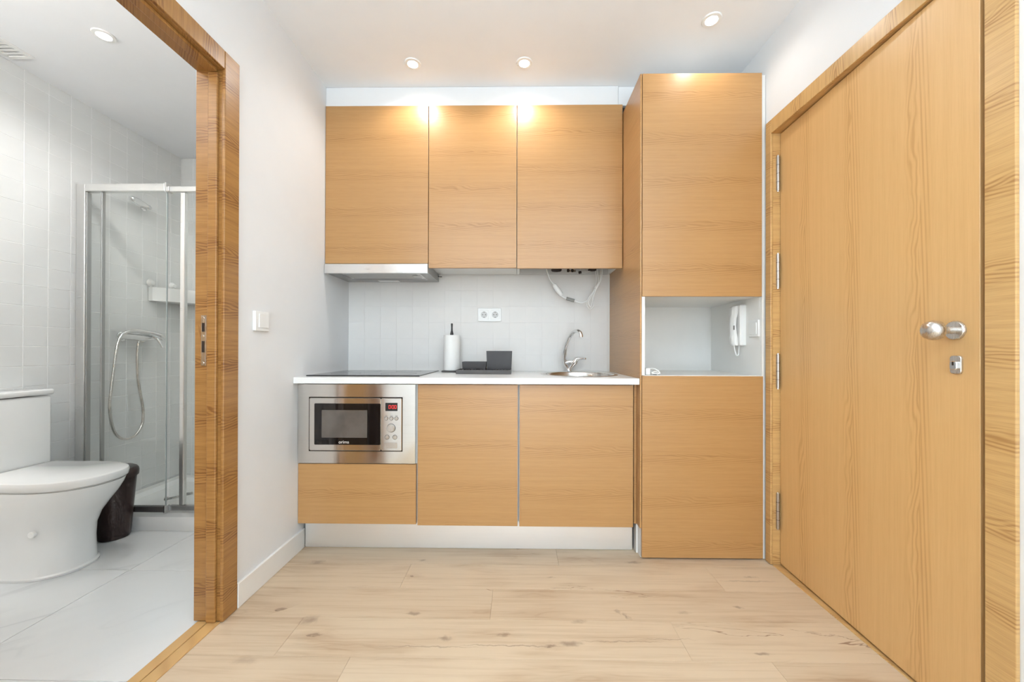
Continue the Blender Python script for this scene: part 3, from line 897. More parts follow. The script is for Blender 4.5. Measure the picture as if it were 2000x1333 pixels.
# ------------------------------------------------------------------ tall cabinet
TF = 1.907
tc = empty('tall_cabinet', (0.90, 2.22, 0.0), 'tall oak cabinet with two doors and an open white niche, beside the entrance door', 'cabinet')
obj('side_panel', box(0.600, 0.6085, TF + 0.002, 2.533, 0.150, 2.374, 0.001), M['cab'], tc)
obj('side_panel', box(0.6005, 0.6085, TF + 0.060, 2.533, 0.001, 0.149), M['white'], tc)
b = box(0.609, 0.624, TF + 0.021, 2.52, 0.001, 2.370)
box(1.190, 1.1965, TF + 0.021, 2.52, 0.001, 2.370, bm=b)
box(0.624, 1.190, TF + 0.021, 2.52, 2.355, 2.370, bm=b)
box(0.624, 1.190, 2.51, 2.52, 0.001, 0.880, bm=b)
box(0.624, 1.190, 2.51, 2.52, 1.300, 2.355, bm=b)
obj('carcass', b, M['white'], tc)
obj('door', box(0.6105, 1.190, TF, TF + DT, 1.283, 2.374, 0.0012), M['cab'], tc)
obj('door', box(0.6105, 1.196, TF, TF + DT, 0.008, 0.8945, 0.0012), M['cab'], tc)
obj('niche_top', box(0.624, 1.1955, TF + 0.001, 2.42, 1.284, 1.299), M['white'], tc)
obj('niche_shelf', box(0.624, 1.1955, TF + 0.001, 2.42, 0.882, 0.8968), M['white'], tc)
obj('niche_back', box(0.624, 1.190, 2.405, 2.420, 0.897, 1.284), M['white'], tc)
obj('niche_edge', box(0.609, 0.6235, TF + 0.001, TF + 0.0205, 0.897, 1.2815), M['white'], tc)
obj('niche_edge', box(1.1905, 1.1965, TF + 0.001, TF + 0.0205, 0.897, 1.2815), M['white'], tc)
obj('filler', box(1.197, 1.213, TF + 0.012, TF + 0.030, 0.002, 2.370), M['white'], tc)

# intercom handset on the niche side
it = empty('intercom', (1.19, 2.08, 1.04), 'white intercom handset hung inside the niche of the tall cabinet', 'intercom')
obj('base', plate_x(2.080, 1.152, 0.084, 0.214, 1.160, 1.1895, 0.008, 0.005), M['plastic'], it, True)
hs = obj('handset', loft([[(1.160 - d - p * 0.0, 2.080 + a, z) for a, p in ((-0.022, 0), (-0.012, 0), (0.012, 0), (0.022, 0))] + [(1.160 - d - t_, 2.080 + a, z) for a, t_ in ((0.022, th_ * 0.6), (0.012, th_), (-0.012, th_), (-0.022, th_ * 0.6))] for z, d, th_ in ((1.045, 0.002, 0.016), (1.055, 0.001, 0.026), (1.085, 0.001, 0.028), (1.105, 0.006, 0.022), (1.15, 0.012, 0.018), (1.19, 0.008, 0.020), (1.215, 0.001, 0.027), (1.245, 0.001, 0.026), (1.253, 0.002, 0.016))], True), M['plastic'], it, True)
obj('hook_switch', box(1.1345, 1.1375, 2.050, 2.058, 1.128, 1.150), M['print_dark'], it)
obj('cord', tube([(1.150, 2.078, 1.048), (1.153, 2.079, 1.025), (1.163, 2.080, 0.995), (1.176, 2.084, 1.000), (1.180, 2.085, 1.046)], 0.003, 8), M['plastic'], it, True)
sw = empty('wall_switch', (1.19, 1.965, 1.087), 'small white switch plate in the niche beside the intercom', 'switch')
obj('plate', plate_x(1.965, 1.130, 0.082, 0.084, 1.1825, 1.1897, 0.005, 0.002), M['plastic'], sw)
obj('rocker', plate_x(1.965, 1.130, 0.055, 0.058, 1.1795, 1.1825, 0.003, 0.001), M['plastic'], sw)
ad = empty('power_adapter', (0.68, 1.945, 0.897), 'small white plug with folded cable lying in the niche', 'adapter')
obj('body', box(0.636, 0.660, 1.933, 1.962, 0.8973, 0.931, 0.005, 2), M['plastic'], ad, True)
obj('prong', tube([(0.660, 1.943, 0.917), (0.678, 1.943, 0.917)], 0.0022, 8), M['chrome'], ad)
obj('prong', tube([(0.660, 1.953, 0.917), (0.678, 1.953, 0.917)], 0.0022, 8), M['chrome'], ad)
obj('cable', tube([(0.650, 1.958, 0.920), (0.675, 1.956, 0.928), (0.700, 1.950, 0.920), (0.708, 1.942, 0.906), (0.690, 1.938, 0.902), (0.668, 1.938, 0.908), (0.690, 1.944, 0.914), (0.712, 1.954, 0.9015), (0.70, 1.968, 0.9012)], 0.0032, 8), M['plastic'], ad, True)
obj('plug_end', box(0.674, 0.690, 1.930, 1.942, 0.8973, 0.9015, 0.001), M['print_dark'], ad)

# ------------------------------------------------------------------ wall cabinets
UF = 2.216
UB, UT = 1.510, 2.416


def wall_unit(x0, x1, label, z_door, bottom=True):
    t = empty('wall_cabinet', ((x0 + x1) / 2, 2.37, UB), label, 'cabinet', 'wall cabinets over the worktop')
    b = box(x0 + 0.0005, x0 + 0.0165, UF + 0.021, BY - 0.006, UB, UT)
    box(x1 - 0.0165, x1 - 0.0005, UF + 0.021, BY - 0.006, UB, UT, bm=b)
    box(x0 + 0.0165, x1 - 0.0165, UF + 0.021, BY - 0.006, UT - 0.016, UT, bm=b)
    box(x0 + 0.0165, x1 - 0.0165, BY - 0.014, BY - 0.006, UB + 0.03, UT - 0.016, bm=b)
    if bottom:
        box(x0 + 0.0165, x1 - 0.0165, UF + 0.021, BY - 0.014, UB, UB + 0.016, bm=b)
    obj('carcass', b, M['white'], t)
    obj('door', box(x0 + 0.0015, x1 - 0.0015, UF, UF + DT, z_door, 2.418, 0.0012), M['cab'], t)
    return t


wall_unit(-1.104, -0.509, 'oak wall cabinet over the range hood', 1.5125)
wall_unit(-0.5085, -0.0035, 'oak wall cabinet between the hood cabinet and the one with hanging cables', 1.487)
u3 = wall_unit(-0.003, 0.598, 'oak wall cabinet over the sink with cables hanging below', 1.485, False)
obj('front_rail', box(0.0135, 0.581, UF + 0.0215, UF + 0.037, 1.4935, 1.512), M['white'], u3)
obj('back_rail', box(0.0135, 0.581, BY - 0.026, BY - 0.0145, 1.508, 1.54), M['plastic_shade'], u3)

# fittings above the open underside of the third cabinet
wh = empty('pipe_fittings', (0.33, 2.40, 1.50), 'pipes and dark fittings showing under the wall cabinet over the sink', 'fittings')
obj('casing', box(0.03, 0.575, 2.26, 2.505, 1.556, 1.60, 0.01, 2), M['plastic_shade'], wh)
obj('valve', lathe(0.245, 2.44, [(0, 1.513), (0.030, 1.514), (0.034, 1.524), (0.020, 1.530), (0.020, 1.557)], 24), M['dark'], wh, True)
for i in range(4):
    obj('coupling', lathe(0.318 + i * 0.014, 2.44, [(0, 1.508), (0.006, 1.508), (0.0075, 1.518), (0.006, 1.528), (0.006, 1.557)], 14), M['chrome'] if i % 2 else M['dark'], wh, True)
obj('pipe', tube([(0.40, 2.455, 1.556), (0.398, 2.455, 1.518), (0.42, 2.455, 1.509), (0.455, 2.455, 1.522), (0.462, 2.455, 1.556)], 0.0085, 10), M['plastic_shade'], wh, True)
obj('pipe_end', tube([(0.386, 2.45, 1.506), (0.402, 2.45, 1.510)], 0.0085, 10), M['dark'], wh)
obj('valve', lathe(0.468, 2.44, [(0, 1.516), (0.024, 1.517), (0.027, 1.524), (0.015, 1.530), (0.015, 1.557)], 20), M['dark'], wh, True)

# hanging cable with inline switch
cb = empty('power_cable', (0.26, 2.45, 1.30), 'white cable with inline switch hanging in a loop below the wall cabinet', 'cable')
Yc = 2.455
P1 = [(0.180, 1.555), (0.187, 1.522), (0.195, 1.497), (0.208, 1.464), (0.231, 1.432), (0.257, 1.397), (0.282, 1.361), (0.308, 1.345), (0.334, 1.339), (0.360, 1.331), (0.405, 1.317), (0.443, 1.330)]
obj('lead', tube([(x, Yc, z) for x, z in P1], 0.0045, 8), M['plastic'], cb, True)
a, c = Vector((0.229, Yc, 1.436)), Vector((0.282, Yc, 1.362))
obj('inline_switch', tube([a, a.lerp(c, 0.12), a.lerp(c, 0.5), a.lerp(c, 0.88), c], [0.007, 0.0145, 0.0170, 0.0145, 0.007], 12), M['plastic'], cb, True)
obj('connector', tube([(0.309, Yc, 1.345), (0.360, Yc, 1.331)], 0.0105, 8), M['mid_grey'], cb)
cc = empty('coiled_cable', (0.485, 2.455, 1.28), 'thin white cable bundled in a long loop beside the tall cabinet', 'cable')
P2 = [(0.492, 1.555), (0.494, 1.509), (0.497, 1.452), (0.482, 1.394), (0.450, 1.349), (0.437, 1.310), (0.456, 1.278), (0.482, 1.300), (0.475, 1.345), (0.488, 1.387), (0.514, 1.432), (0.530, 1.468), (0.535, 1.516), (0.536, 1.555)]
obj('lead', tube([(x, Yc + 0.004 * math.sin(i), z) for i, (x, z) in enumerate(P2)], 0.0026, 8), M['plastic'], cc, True)
P3 = [(0.500, 1.555), (0.503, 1.505), (0.510, 1.455), (0.490, 1.400), (0.462, 1.352), (0.447, 1.318), (0.461, 1.292), (0.472, 1.316), (0.484, 1.375), (0.505, 1.418), (0.522, 1.470), (0.524, 1.555)]
obj('lead', tube([(x, Yc - 0.008, z) for x, z in P3], 0.0026, 8), M['plastic'], cc, True)
obj('tie', tube([(0.492, Yc - 0.003, 1.405), (0.515, Yc - 0.003, 1.440)], 0.0085, 8), M['plastic'], cc, True)

# ------------------------------------------------------------------ range hood
hd = empty('range_hood', (-0.806, 2.37, 1.455), 'flat range hood with white front strip under the left wall cabinet', 'range hood')
obj('front_strip', box(-1.1035, -0.511, UF - 0.008, UF + 0.010, 1.4555, 1.5095, 0.0015), M['bright_metal'], hd)
b = frame_y(0, 1, 0, 1, 0, 1, 0, 1, 0, 1)
b.free()
b = bmesh.new()
O = [(-1.102, UF + 0.0105), (-0.511, UF + 0.0105), (-0.511, 2.531), (-1.102, 2.531)]
I = [(-1.045, UF + 0.030), (-0.565, UF + 0.030), (-0.565, 2.455), (-1.045, 2.455)]
T = [(-1.045, UF + 0.030), (-0.565, UF + 0.030), (-0.565, 2.455), (-1.045, 2.455)]
ov = [b.verts.new((x, y, 1.4600)) for x, y in O]
iv = [b.verts.new((x, y, 1.4600)) for x, y in I]
tv = [b.verts.new((x, y, 1.4740)) for x, y in T]
uv = [b.verts.new((x, y, 1.5090)) for x, y in O]
for i in range(4):
    j = (i + 1) % 4
    b.faces.new((ov[i], iv[i], iv[j], ov[j]))
    b.faces.new((iv[i], tv[i], tv[j], iv[j]))
    b.faces.new((ov[i], ov[j], uv[j], uv[i]))
b.faces.new(uv)
obj('body', b, M['hood_grey'], hd)
ft = obj('filter', box(-1.044, -0.566, UF + 0.031, 2.454, 1.4690, 1.4738), M['bright_metal'], hd)
for i in range(9):
    y = UF + 0.045 + i * 0.022
    obj('filter_rib', box(-1.03, -0.60, y, y + 0.006, 1.4675, 1.4692), M['hood_grey'], ft)
obj('lamp_strip', box(-0.89, -0.76, 2.47, 2.515, 1.4585, 1.4603, 0.0005), M['plastic'], hd)
obj('filter_latch', box(-0.635, -0.585, 2.34, 2.40, 1.4655, 1.4695, 0.001), M['chrome'], hd)
obj('cable_stub', tube([(-0.511, 2.50, 1.492), (-0.497, 2.50, 1.490), (-0.487, 2.505, 1.491)], 0.0028, 8), M['grey_black'], hd, True)

# ------------------------------------------------------------------ things on the worktop
tx, ty = -0.408, 2.425
ph = empty('towel_holder', (tx, ty, CT), 'black upright paper towel holder on the worktop beside the hob', 'towel holder')
obj('base', lathe(tx, ty, [(0, CT + 0.0003), (0.062, CT + 0.0003), (0.064, CT + 0.004), (0.061, CT + 0.009), (0.012, CT + 0.010), (0, CT + 0.010)], 40), M['grey_black'], ph, True)
obj('rod', lathe(tx, ty, [(0.006, CT + 0.010), (0.006, 1.112), (0.0105, 1.113), (0.0100, 1.120), (0.0055, 1.140), (0.0050, 1.160), (0.0062, 1.180), (0.005, 1.184), (0, 1.185)], 24), M['black'], ph, True)
tag(obj('paper_roll', lathe(tx, ty, [(0.014, CT + 0.0112), (0.050, CT + 0.0112), (0.0515, CT + 0.016), (0.0515, 1.104), (0.050, 1.110), (0.014, 1.110), (0.014, CT + 0.0112)], 48), M['paper'], None, True), 'white kitchen paper roll on the black holder', 'paper roll')

rk = empty('dish_rack', (-0.19, 2.29, CT), 'black dish rack with raised cutlery box on the worktop', 'dish rack')
x0, x1, y0, y1 = -0.346, -0.034, 2.200, 2.375
b = box(x0, x1, y0, y1, CT + 0.0003, CT + 0.006)
box(x0, x1, y0, y0 + 0.006, CT + 0.006, CT + 0.024, 0.001, bm=b)
box(x0, x0 + 0.006, y0 + 0.006, y1, CT + 0.006, CT + 0.024, bm=b)
box(x1 - 0.006, x1, y0 + 0.006, y1, CT + 0.006, CT + 0.024, bm=b)
box(x0 + 0.006, x1 - 0.006, y1 - 0.006, y1, CT + 0.006, CT + 0.024, bm=b)
obj('tray', b, M['grey_black'], rk)
for i in range(17):
    x = x0 + 0.016 + i * 0.0172
    obj('ridge', box(x, x + 0.007, y0 + 0.010, 2.268, CT + 0.006, CT + 0.0255, 0.001), M['black'], rk)


def open_box(xa, xb, ya, yb, za, zb, lean, wall=0.004):
    lo = [(xa + lean, ya + lean), (xb - lean, ya + lean), (xb - lean, yb - lean), (xa + lean, yb - lean)]
    hi = [(xa, ya), (xb, ya), (xb, yb), (xa, yb)]
    hii = [(xa + wall, ya + wall), (xb - wall, ya + wall), (xb - wall, yb - wall), (xa + wall, yb - wall)]
    loi = [(xa + lean + wall, ya + lean + wall), (xb - lean - wall, ya + lean + wall), (xb - lean - wall, yb - lean - wall), (xa + lean + wall, yb - lean - wall)]
    return loft([[(p, q, za) for p, q in lo], [(p, q, zb) for p, q in hi], [(p, q, zb) for p, q in hii], [(p, q, za + wall) for p, q in loi]], True)


obj('low_box', open_box(-0.323, -0.182, 2.275, 2.367, CT + 0.007, 0.949, 0.004), M['black'], rk)
obj('cutlery_box', open_box(-0.181, -0.030, 2.285, 2.367, CT + 0.007, 1.013, 0.005), M['black'], rk)
obj('divider', box(-0.108, -0.104, 2.293, 2.360, CT + 0.012, 1.006), M['black'], rk)

# double socket on the splashback
so = empty('double_socket', (-0.179, BY - 0.004, 1.205), 'white double power socket on the tiled splashback', 'socket')
SYF = BY - 0.0035
obj('plate', plate_y(-0.179, 1.2475, 0.152, 0.086, SYF - 0.008, SYF, 0.006, 0.002), M['plastic'], so)
for x in (-0.215, -0.143):
    s_ = obj('socket_insert', plate_y(x, 1.2475, 0.058, 0.058, SYF - 0.0105, SYF - 0.008, 0.006, 0.001), M['plastic'], so)
    obj('socket_cup', lathe(x, 0, [(0.0205, SYF - 0.0112), (0.0195, SYF - 0.0118), (0.0185, SYF - 0.0108), (0, SYF - 0.0107)], 28, None, 'Y', 1.2475), M['plastic_shade'], s_)
    for dx in (-0.0095, 0.0095):
        obj('pin_hole', disc_y(x + dx, 1.2475, 0.0034, SYF - 0.0116, SYF - 0.0106, 14), M['print_dark'], s_)
    for dz in (-0.0165, 0.0165):
        obj('earth_clip', box(x - 0.004, x + 0.004, SYF - 0.013, SYF - 0.0106, 1.2475 + dz - 0.002, 1.2475 + dz + 0.002), M['print_dark'], s_)

# light switch on the left wall
sw = empty('light_switch', (LX, 1.655, 1.098), 'white light switch on the left wall beside the bathroom doorway', 'switch')
obj('plate', plate_x(1.655, 1.1395, 0.090, 0.084, LX + 0.013, LX + 0.0005, 0.005, 0.002), M['plastic'], sw)
obj('rocker', plate_x(1.660, 1.1415, 0.058, 0.060, LX + 0.016, LX + 0.013, 0.003, 0.001), M['plastic'], sw)

# ------------------------------------------------------------------ downlights
WARM, COOL = (1.0, 0.98, 0.955), (1.0, 0.985, 0.965)


def downlight(x, y, z, label, power, col, mat, group, size=2.75):
    t = empty('downlight', (x, y, z), label, 'lamp', group)
    obj('ring', lathe(x, y, [(0.026, z - 0.0005), (0.027, z - 0.006), (0.040, z - 0.005), (0.043, z - 0.001), (0.043, z - 0.0003), (0.026, z - 0.0003)], 32), M['plastic'], t, True)
    obj('lens', lathe(x, y, [(0, z - 0.0045), (0.018, z - 0.0042), (0.0255, z - 0.003), (0.0255, z - 0.0008), (0, z - 0.0008)], 24), mat, t, True)
    sp_ = spot('downlight_beam', (0, 0, -0.016), power, col, size)
    sp_.parent = t
    return t


downlight(-0.554, 2.04, CZ, 'recessed ceiling spot above the left wall cabinets', SPOT_POWER, WARM, M['lamp'], 'kitchen ceiling spots')
downlight(0.034, 2.04, CZ, 'recessed ceiling spot above the middle of the wall cabinets', SPOT_POWER, WARM, M['lamp'], 'kitchen ceiling spots')
downlight(0.883, 1.782, CZ, 'recessed ceiling spot in front of the tall cabinet', SPOT_POWER * 0.42, WARM, M['lamp'], 'kitchen ceiling spots')
for i, (x, y) in enumerate(((-0.5, 0.5), (0.6, 0.5), (-0.5, -0.9), (0.6, -0.9))):  # added fill spots in the unseen room behind the camera
    downlight(x, y, CZ, 'added fill spot in the ceiling of the room facing the kitchen, ' + ('near the bathroom doorway', 'near the entrance door', 'left of the added window', 'right of the added window')[i], ROOM_FILL_POWER, WARM, M['lamp'], 'added room fill spots')
downlight(-1.889, 1.747, BCZ, 'recessed ceiling spot in the bathroom above the toilet front', BATH_POWER, COOL, M['lamp_cool'], 'bathroom ceiling spots')
downlight(-1.52, 2.45, BCZ, 'added ceiling spot brightening the inside of the shower', BATH_POWER * 0.35, COOL, M['lamp_cool'], 'bathroom ceiling spots')  # added spot, hidden by the partition, to brighten the shower

# added fill lamp on the unseen bathroom wall, brightening ceiling and shower
ml = empty('bath_fill_lamp', (-1.87, BFY, 1.95), 'added tubular fill lamp on the unseen bathroom wall facing the shower', 'lamp')
obj('wall_plate', box(-1.93, -1.81, BFY + 0.0005, BFY + 0.02, 1.93, 1.99, 0.004), M['plastic'], ml)
obj('diffuser', lathe(0, BFY + 0.06, [(0, -2.10), (0.020, -2.097), (0.024, -2.09), (0.024, -1.65), (0.020, -1.643), (0, -1.64)], 24, None, 'X', 1.96), M['lamp_soft'], ml, True)
obj('arm', tube([(-1.87, BFY + 0.018, 1.96), (-1.87, BFY + 0.045, 1.96)], 0.009, 10), M['plastic'], ml)
mp_ = bpy.data.lights.new('bath_fill_light', 'POINT')
mp_.energy, mp_.color, mp_.shadow_soft_size = BATH_FILL_POWER, (0.97, 0.99, 1.0), 0.06
mo_ = bpy.data.objects.new('bath_fill_light', mp_)
mo_.location = (0, 0.16, 0.01)
link(mo_, ml)

# added uplighters out of view behind the camera, put in to brighten the ceiling
for ux, uy, lab in ((0.60, -0.80, 'added white fill uplighter by the right wall behind the camera'), (-0.55, -1.10, 'added white fill uplighter by the left wall behind the camera')):
    uz = 1.42
    ul = empty('fill_uplighter', (ux, uy, 0), lab, 'lamp', 'added fill uplighters')
    obj('base', lathe(ux, uy, [(0, 0.001), (0.12, 0.001), (0.125, 0.012), (0.11, 0.022), (0.012, 0.028), (0, 0.028)], 32), M['plastic'], ul, True)
    obj('pole', tube([(ux, uy, 0.026), (ux, uy, uz - 0.02)], 0.010, 12), M['plastic'], ul, True)
    obj('bowl_shade', lathe(ux, uy, [(0.012, uz - 0.03), (0.05, uz - 0.022), (0.10, uz + 0.02), (0.125, uz + 0.07), (0.122, uz + 0.07), (0.097, uz + 0.024), (0.048, uz - 0.016), (0, uz - 0.016)], 36), M['plastic'], ul, True)
    so_ = spot('fill_uplighter_beam', (0, 0, uz + 0.05), FILL_UP_POWER / 2, (0.72, 0.88, 1.0), 2.95, 0.5, 0.05)
    so_.rotation_euler = (math.pi, 0, 0)
    so_.parent = ul

# bathroom ceiling vent
vt = empty('ceiling_vent', (-2.45, 1.76, BCZ), 'white square vent grille on the bathroom ceiling near the tiled wall', 'vent')
x0, x1, y0, y1 = -2.500, -2.375, 1.640, 1.880
b = box(x0, x1, y0, y0 + 0.02, BCZ - 0.008, BCZ - 0.0003, 0.002)
box(x0, x1, y1 - 0.02, y1, BCZ - 0.008, BCZ - 0.0003, 0.002, bm=b)
box(x0, x0 + 0.02, y0 + 0.02, y1 - 0.02, BCZ - 0.008, BCZ - 0.0003, bm=b)
box(x1 - 0.02, x1, y0 + 0.02, y1 - 0.02, BCZ - 0.008, BCZ - 0.0003, bm=b)
obj('grille_frame', b, M['plastic'], vt)
for i in range(9):
    y = y0 + 0.028 + i * 0.0215
    obj('slat', box(x0 + 0.02, x1 - 0.02, y, y + 0.012, BCZ - 0.006, BCZ - 0.004), M['plastic'], vt)

# ------------------------------------------------------------------ toilet
TY = 1.800
to = empty('toilet', (-2.2, TY, 0), 'white ceramic toilet with closed lid and cistern against the tiled wall', 'toilet')


def dshape(xb, xt, hw, n=28, p=2.3):
    """D outline: straight back at xb, rounded nose at xt"""
    xm = xt - min(hw * 1.35, (xt - xb) * 0.75)
    pts = [(xb, TY - hw)]
    for i in range(n + 1):
        a = -math.pi / 2 + math.pi * i / n
        c, s = math.cos(a), math.sin(a)
        pts.append((xm + (xt - xm) * abs(c) ** (2 / p), TY + hw * math.copysign(abs(s) ** (2 / p), s)))
    pts.append((xb, TY + hw))
    return pts


def dl(xb, xt, hw, z):
    return [(x, y, z) for x, y in dshape(xb, xt, hw)]


XB = BLX + 0.006
loops = [dl(XB, -2.014, 0.136, 0.001), dl(XB, -2.012, 0.137, 0.010), dl(XB, -2.022, 0.133, 0.016), dl(XB, -2.026, 0.132, 0.06), dl(XB, -2.029, 0.133, 0.12), dl(XB, -2.026, 0.138, 0.18), dl(XB, -2.004, 0.147, 0.235), dl(XB, -1.968, 0.157, 0.285), dl(XB, -1.930, 0.166, 0.335), dl(XB, -1.906, 0.171, 0.375), dl(XB, -1.897, 0.172, 0.398)]
bo = obj('bowl', loft(loops, True), M['ceramic'], to, True)
obj('seat', loft([dl(-2.375, -1.901, 0.168, 0.3985), dl(-2.375, -1.901, 0.168, 0.4035)], True), M['plastic_shade'], to, True)
obj('lid', loft([dl(-2.378, -1.895, 0.172, 0.404), dl(-2.378, -1.888, 0.176, 0.409), dl(-2.378, -1.884, 0.178, 0.430), dl(-2.378, -1.888, 0.175, 0.440), dl(-2.374, -1.901, 0.165, 0.4455)], True), M['ceramic'], to, True)
obj('cistern', box(BLX + 0.003, -2.385, TY - 0.178, 1.968, 0.399, 0.783, 0.012, 3), M['ceramic'], to, True)
obj('cistern_lid', box(BLX + 0.003, -2.378, TY - 0.184, 1.974, 0.787, 0.815, 0.009, 3), M['ceramic'], to, True)
obj('hole_cover', lathe(0, TY - 0.143, [(0, 0), (0, 0)], 3) if False else disc_y(-2.105, 0.21, 0.014, TY - 0.1415, TY - 0.128, 20, 0.002), M['plastic'], to, True)

# bin
bx_, by_ = -2.182, 2.082
bn = empty('waste_bin', (bx_, by_, 0), 'dark brown plastic bin between toilet and shower tray', 'bin')
obj('body', lathe(bx_, by_, [(0, 0.001), (0.060, 0.001), (0.067, 0.008), (0.069, 0.03), (0.073, 0.08), (0.091, 0.33), (0.090, 0.333), (0, 0.333)], 40), M['brown_bin'], bn, True)
obj('rim', lathe(bx_, by_, [(0.0905, 0.325), (0.0985, 0.327), (0.1000, 0.350), (0.097, 0.364), (0.090, 0.372), (0.04, 0.376), (0, 0.376), (0, 0.334), (0.0905, 0.334)], 40), M['brown_bin'], bn, True)
obj('lid_disc', lathe(bx_, by_, [(0, 0.3785), (0.080, 0.3775), (0.084, 0.3745), (0, 0.374)], 36), M['grey_black'], bn, True)

# ------------------------------------------------------------------ shower
ty0, ty1 = 2.155, BBY - 0.002
ta = empty('shower_tray', (-1.85, 2.5, 0), 'low white shower tray filling the end of the bathroom', 'shower tray')
b = loft([[(x, y, 0.001) for x, y in rrect(-1.868, (ty0 + ty1) / 2, 1.318, ty1 - ty0, 0.01)],
          [(x, y, 0.068) for x, y in rrect(-1.868, (ty0 + ty1) / 2, 1.318, ty1 - ty0, 0.01)],
          [(x, y, 0.076) for x, y in rrect(-1.868, (ty0 + ty1) / 2, 1.306, ty1 - ty0 - 0.012, 0.01)],
          [(x, y, 0.076) for x, y in rrect(-1.868, (ty0 + ty1) / 2 + 0.02, 1.19, ty1 - ty0 - 0.16, 0.04)],
          [(x, y, 0.052) for x, y in rrect(-1.868, (ty0 + ty1) / 2 + 0.02, 1.15, ty1 - ty0 - 0.20, 0.04)]], True)
obj('basin', b, M['ceramic'], ta, True)
obj('drain', lathe(-1.9, 2.55, [(0, 0.0555), (0.04, 0.055), (0.045, 0.0522), (0, 0.0522)], 28), M['chrome'], ta, True)

EY = 2.205
en = empty('shower_screen', (-1.85, EY, 0.076), 'glass shower screen with white head rail and chrome uprights', 'shower screen')
obj('wall_profile', box(BLX + 0.002, -2.476, EY - 0.012, EY + 0.022, 0.0765, 1.966, 0.003, 2), M['bright_metal'], en)
obj('upright', box(-2.4745, -2.467, EY - 0.010, EY + 0.016, 0.120, 1.920, 0.001), M['hood_grey'], en)
obj('head_rail', box(-2.4755, -2.012, EY - 0.016, EY + 0.020, 1.922, 1.966, 0.004, 2), M['bright_metal'], en)
obj('head_rail', box(-2.000, BRX - 0.004, EY + 0.000, EY + 0.030, 1.925, 1.956, 0.004, 2), M['bright_metal'], en)
obj('rail_joint', box(-2.0115, -2.0005, EY - 0.020, EY + 0.024, 1.918, 1.972, 0.002), M['chrome'], en)
obj('pane', box(-2.4665, -2.3915, EY + 0.000, EY + 0.005, 0.120, 1.9215), M['glass'], en)
obj('upright', box(-2.391, -2.383, EY - 0.006, EY + 0.014, 0.120, 1.9215, 0.001), M['hood_grey'], en)
g1 = obj('pane', box(-2.3825, -2.012, EY - 0.002, EY + 0.004, 0.120, 1.9215), M['glass'], en)
obj('glass_edge', box(-2.0118, -2.0085, EY - 0.0025, EY + 0.0045, 0.120, 1.9175), M['glass_edge'], g1)
g2 = obj('pane', box(-2.008, -1.945, EY + 0.018, EY + 0.023, 0.120, 1.9245), M['glass'], en)
obj('upright', box(-1.944, -1.918, EY + 0.010, EY + 0.034, 0.120, 1.9245, 0.003, 2), M['bright_metal'], en)
obj('pane', box(-1.917, BRX - 0.02, EY + 0.018, EY + 0.023, 0.120, 1.9245), M['glass'], en)
obj('bottom_rail', box(-2.4745, -2.013, EY - 0.012, EY + 0.014, 0.088, 0.1195, 0.002), M['grey_black'], en)
obj('bottom_rail', box(-2.000, BRX - 0.004, EY + 0.004, EY + 0.028, 0.092, 0.1195, 0.002), M['hood_grey'], en)
obj('rail_foot', box(-2.0125, -2.0003, EY - 0.016, EY + 0.018, 0.077, 0.124, 0.002), M['chrome'], en)
obj('runner', tube([(-2.03, EY + 0.03, 0.150), (-1.985, EY + 0.045, 0.155), (-1.94, EY + 0.06, 0.166), (-1.91, EY + 0.062, 0.172)], [0.008, 0.010, 0.010, 0.008], 10), M['chrome'], en, True)
obj('runner_roller', lathe(0, EY + 0.03, [(0, -2.04), (0.012, -2.038), (0.012, -2.028), (0, -2.026)], 16, None, 'X', 0.150), M['steel_v'], en, True)

sh = empty('overhead_shower', (BLX, 2.60, 2.03), 'chrome shower head high on the shower wall', 'shower head')
obj('flange', lathe(0, 2.595, [(0.022, BLX + 0.001), (0.022, BLX + 0.006), (0.012, BLX + 0.012), (0.011, BLX + 0.03), (0, BLX + 0.031)], 24, None, 'X', 1.975), M['chrome'], sh, True)
obj('ball_joint', lathe(BLX + 0.042, 2.590, [(0, 1.958), (0.012, 1.963), (0.017, 1.975), (0.012, 1.987), (0, 1.992)], 20), M['chrome'], sh, True)
obj('spray_body', tube([(BLX + 0.050, 2.575, 1.975), (BLX + 0.062, 2.535, 1.972), (BLX + 0.078, 2.475, 1.970), (BLX + 0.090, 2.430, 1.972), (BLX + 0.095, 2.412, 1.975)], [0.011, 0.018, 0.024, 0.018, 0.006], 16), M['chrome'], sh, True)

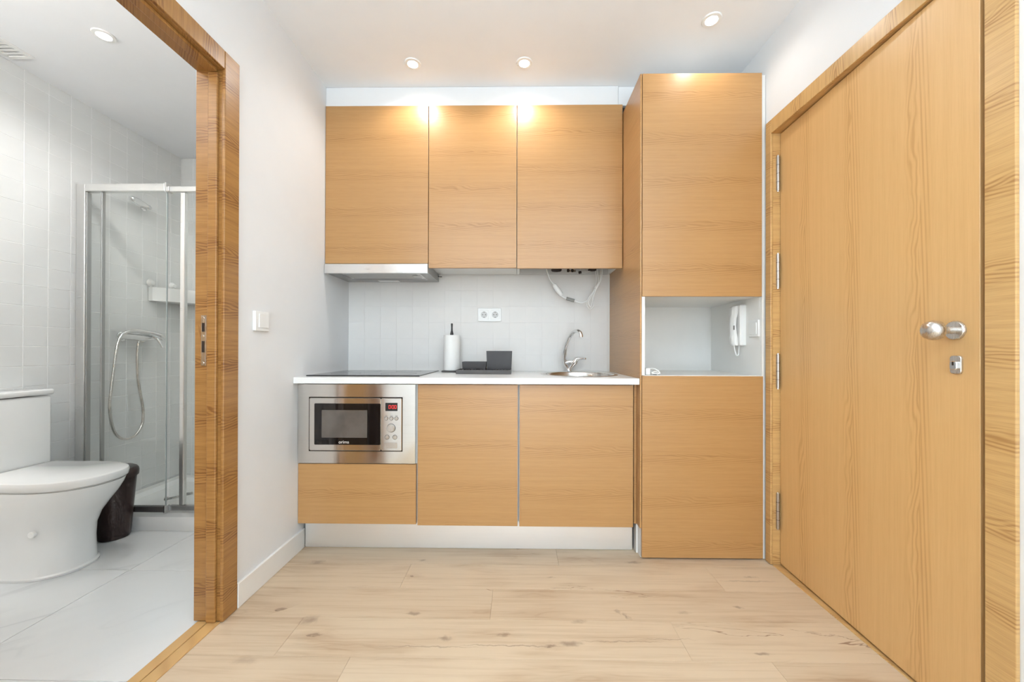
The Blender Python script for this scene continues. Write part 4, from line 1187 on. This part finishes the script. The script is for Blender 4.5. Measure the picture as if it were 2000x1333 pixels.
mx = empty('shower_mixer', (BLX, 2.52, 1.07), 'chrome shower mixer with hand shower and looped hose', 'mixer')
XM = BLX + 0.055
obj('valve_body', tube([(XM, 2.395, 1.100), (XM, 2.43, 1.100), (XM, 2.52, 1.096), (XM, 2.60, 1.096), (XM, 2.635, 1.096)], [0.017, 0.021, 0.024, 0.021, 0.017], 18), M['chrome'], mx, True)
for y in (2.45, 2.59):
    obj('wall_flange', lathe(0, y, [(0.030, BLX + 0.001), (0.030, BLX + 0.008), (0.016, BLX + 0.016), (0.014, BLX + 0.045)], 24, None, 'X', 1.098), M['chrome'], mx, True)
obj('lever', tube([(XM + 0.01, 2.595, 1.105), (XM + 0.035, 2.60, 1.095), (XM + 0.055, 2.61, 1.055), (XM + 0.06, 2.615, 1.030)], [0.012, 0.012, 0.008, 0.006], 12), M['chrome'], mx, True)
obj('hose', tube([(XM + 0.004, 2.512, 1.075)] + [(XM + 0.006, y, z) for y, z in ((2.504, 1.05), (2.498, 0.96), (2.502, 0.826), (2.524, 0.707), (2.538, 0.621), (2.532, 0.521), (2.481, 0.458), (2.409, 0.455), (2.353, 0.518), (2.328, 0.653), (2.336, 0.776), (2.351, 0.900), (2.368, 1.026), (2.386, 1.090))], 0.0075, 10), M['steel_v'], mx, True)
obj('hand_shower', tube([(XM + 0.006, 2.384, 1.085), (XM + 0.012, 2.408, 1.120), (XM + 0.022, 2.470, 1.136), (XM + 0.034, 2.550, 1.127), (XM + 0.046, 2.610, 1.108), (XM + 0.052, 2.632, 1.088)], [0.009, 0.011, 0.012, 0.014, 0.022, 0.016], 14), M['chrome'], mx, True)

cs_ = empty('corner_shelf', (BLX, BBY, 1.35), 'white plastic corner basket in the back corner of the shower', 'shelf')
sx0, sy0 = BLX + 0.004, BBY - 0.004
A = [(sx0, sy0), (sx0, 2.632), (sx0 + 0.03, 2.628), (sx0 + 0.225, sy0 - 0.04), (sx0 + 0.228, sy0)]
Ai = [(sx0 + 0.004, sy0 - 0.004), (sx0 + 0.004, 2.640), (sx0 + 0.028, 2.637), (sx0 + 0.217, sy0 - 0.040), (sx0 + 0.222, sy0 - 0.004)]
obj('basket', loft([[(x, y, 1.352) for x, y in A], [(x, y, 1.445) for x, y in A], [(x, y, 1.445) for x, y in Ai], [(x, y, 1.357) for x, y in Ai]], True), M['plastic'], cs_)
for y, z in ((2.645, 1.475), (2.815, 1.480)):
    obj('suction_cup', lathe(0, y, [(0.026, BLX + 0.001), (0.026, BLX + 0.006), (0.016, BLX + 0.014), (0.014, BLX + 0.024), (0, BLX + 0.026)], 24, None, 'X', z), M['plastic'], cs_, True)
    obj('hanger', tube([(BLX + 0.018, y, z - 0.012), (BLX + 0.006, y, 1.440)], 0.005, 8), M['plastic'], cs_)
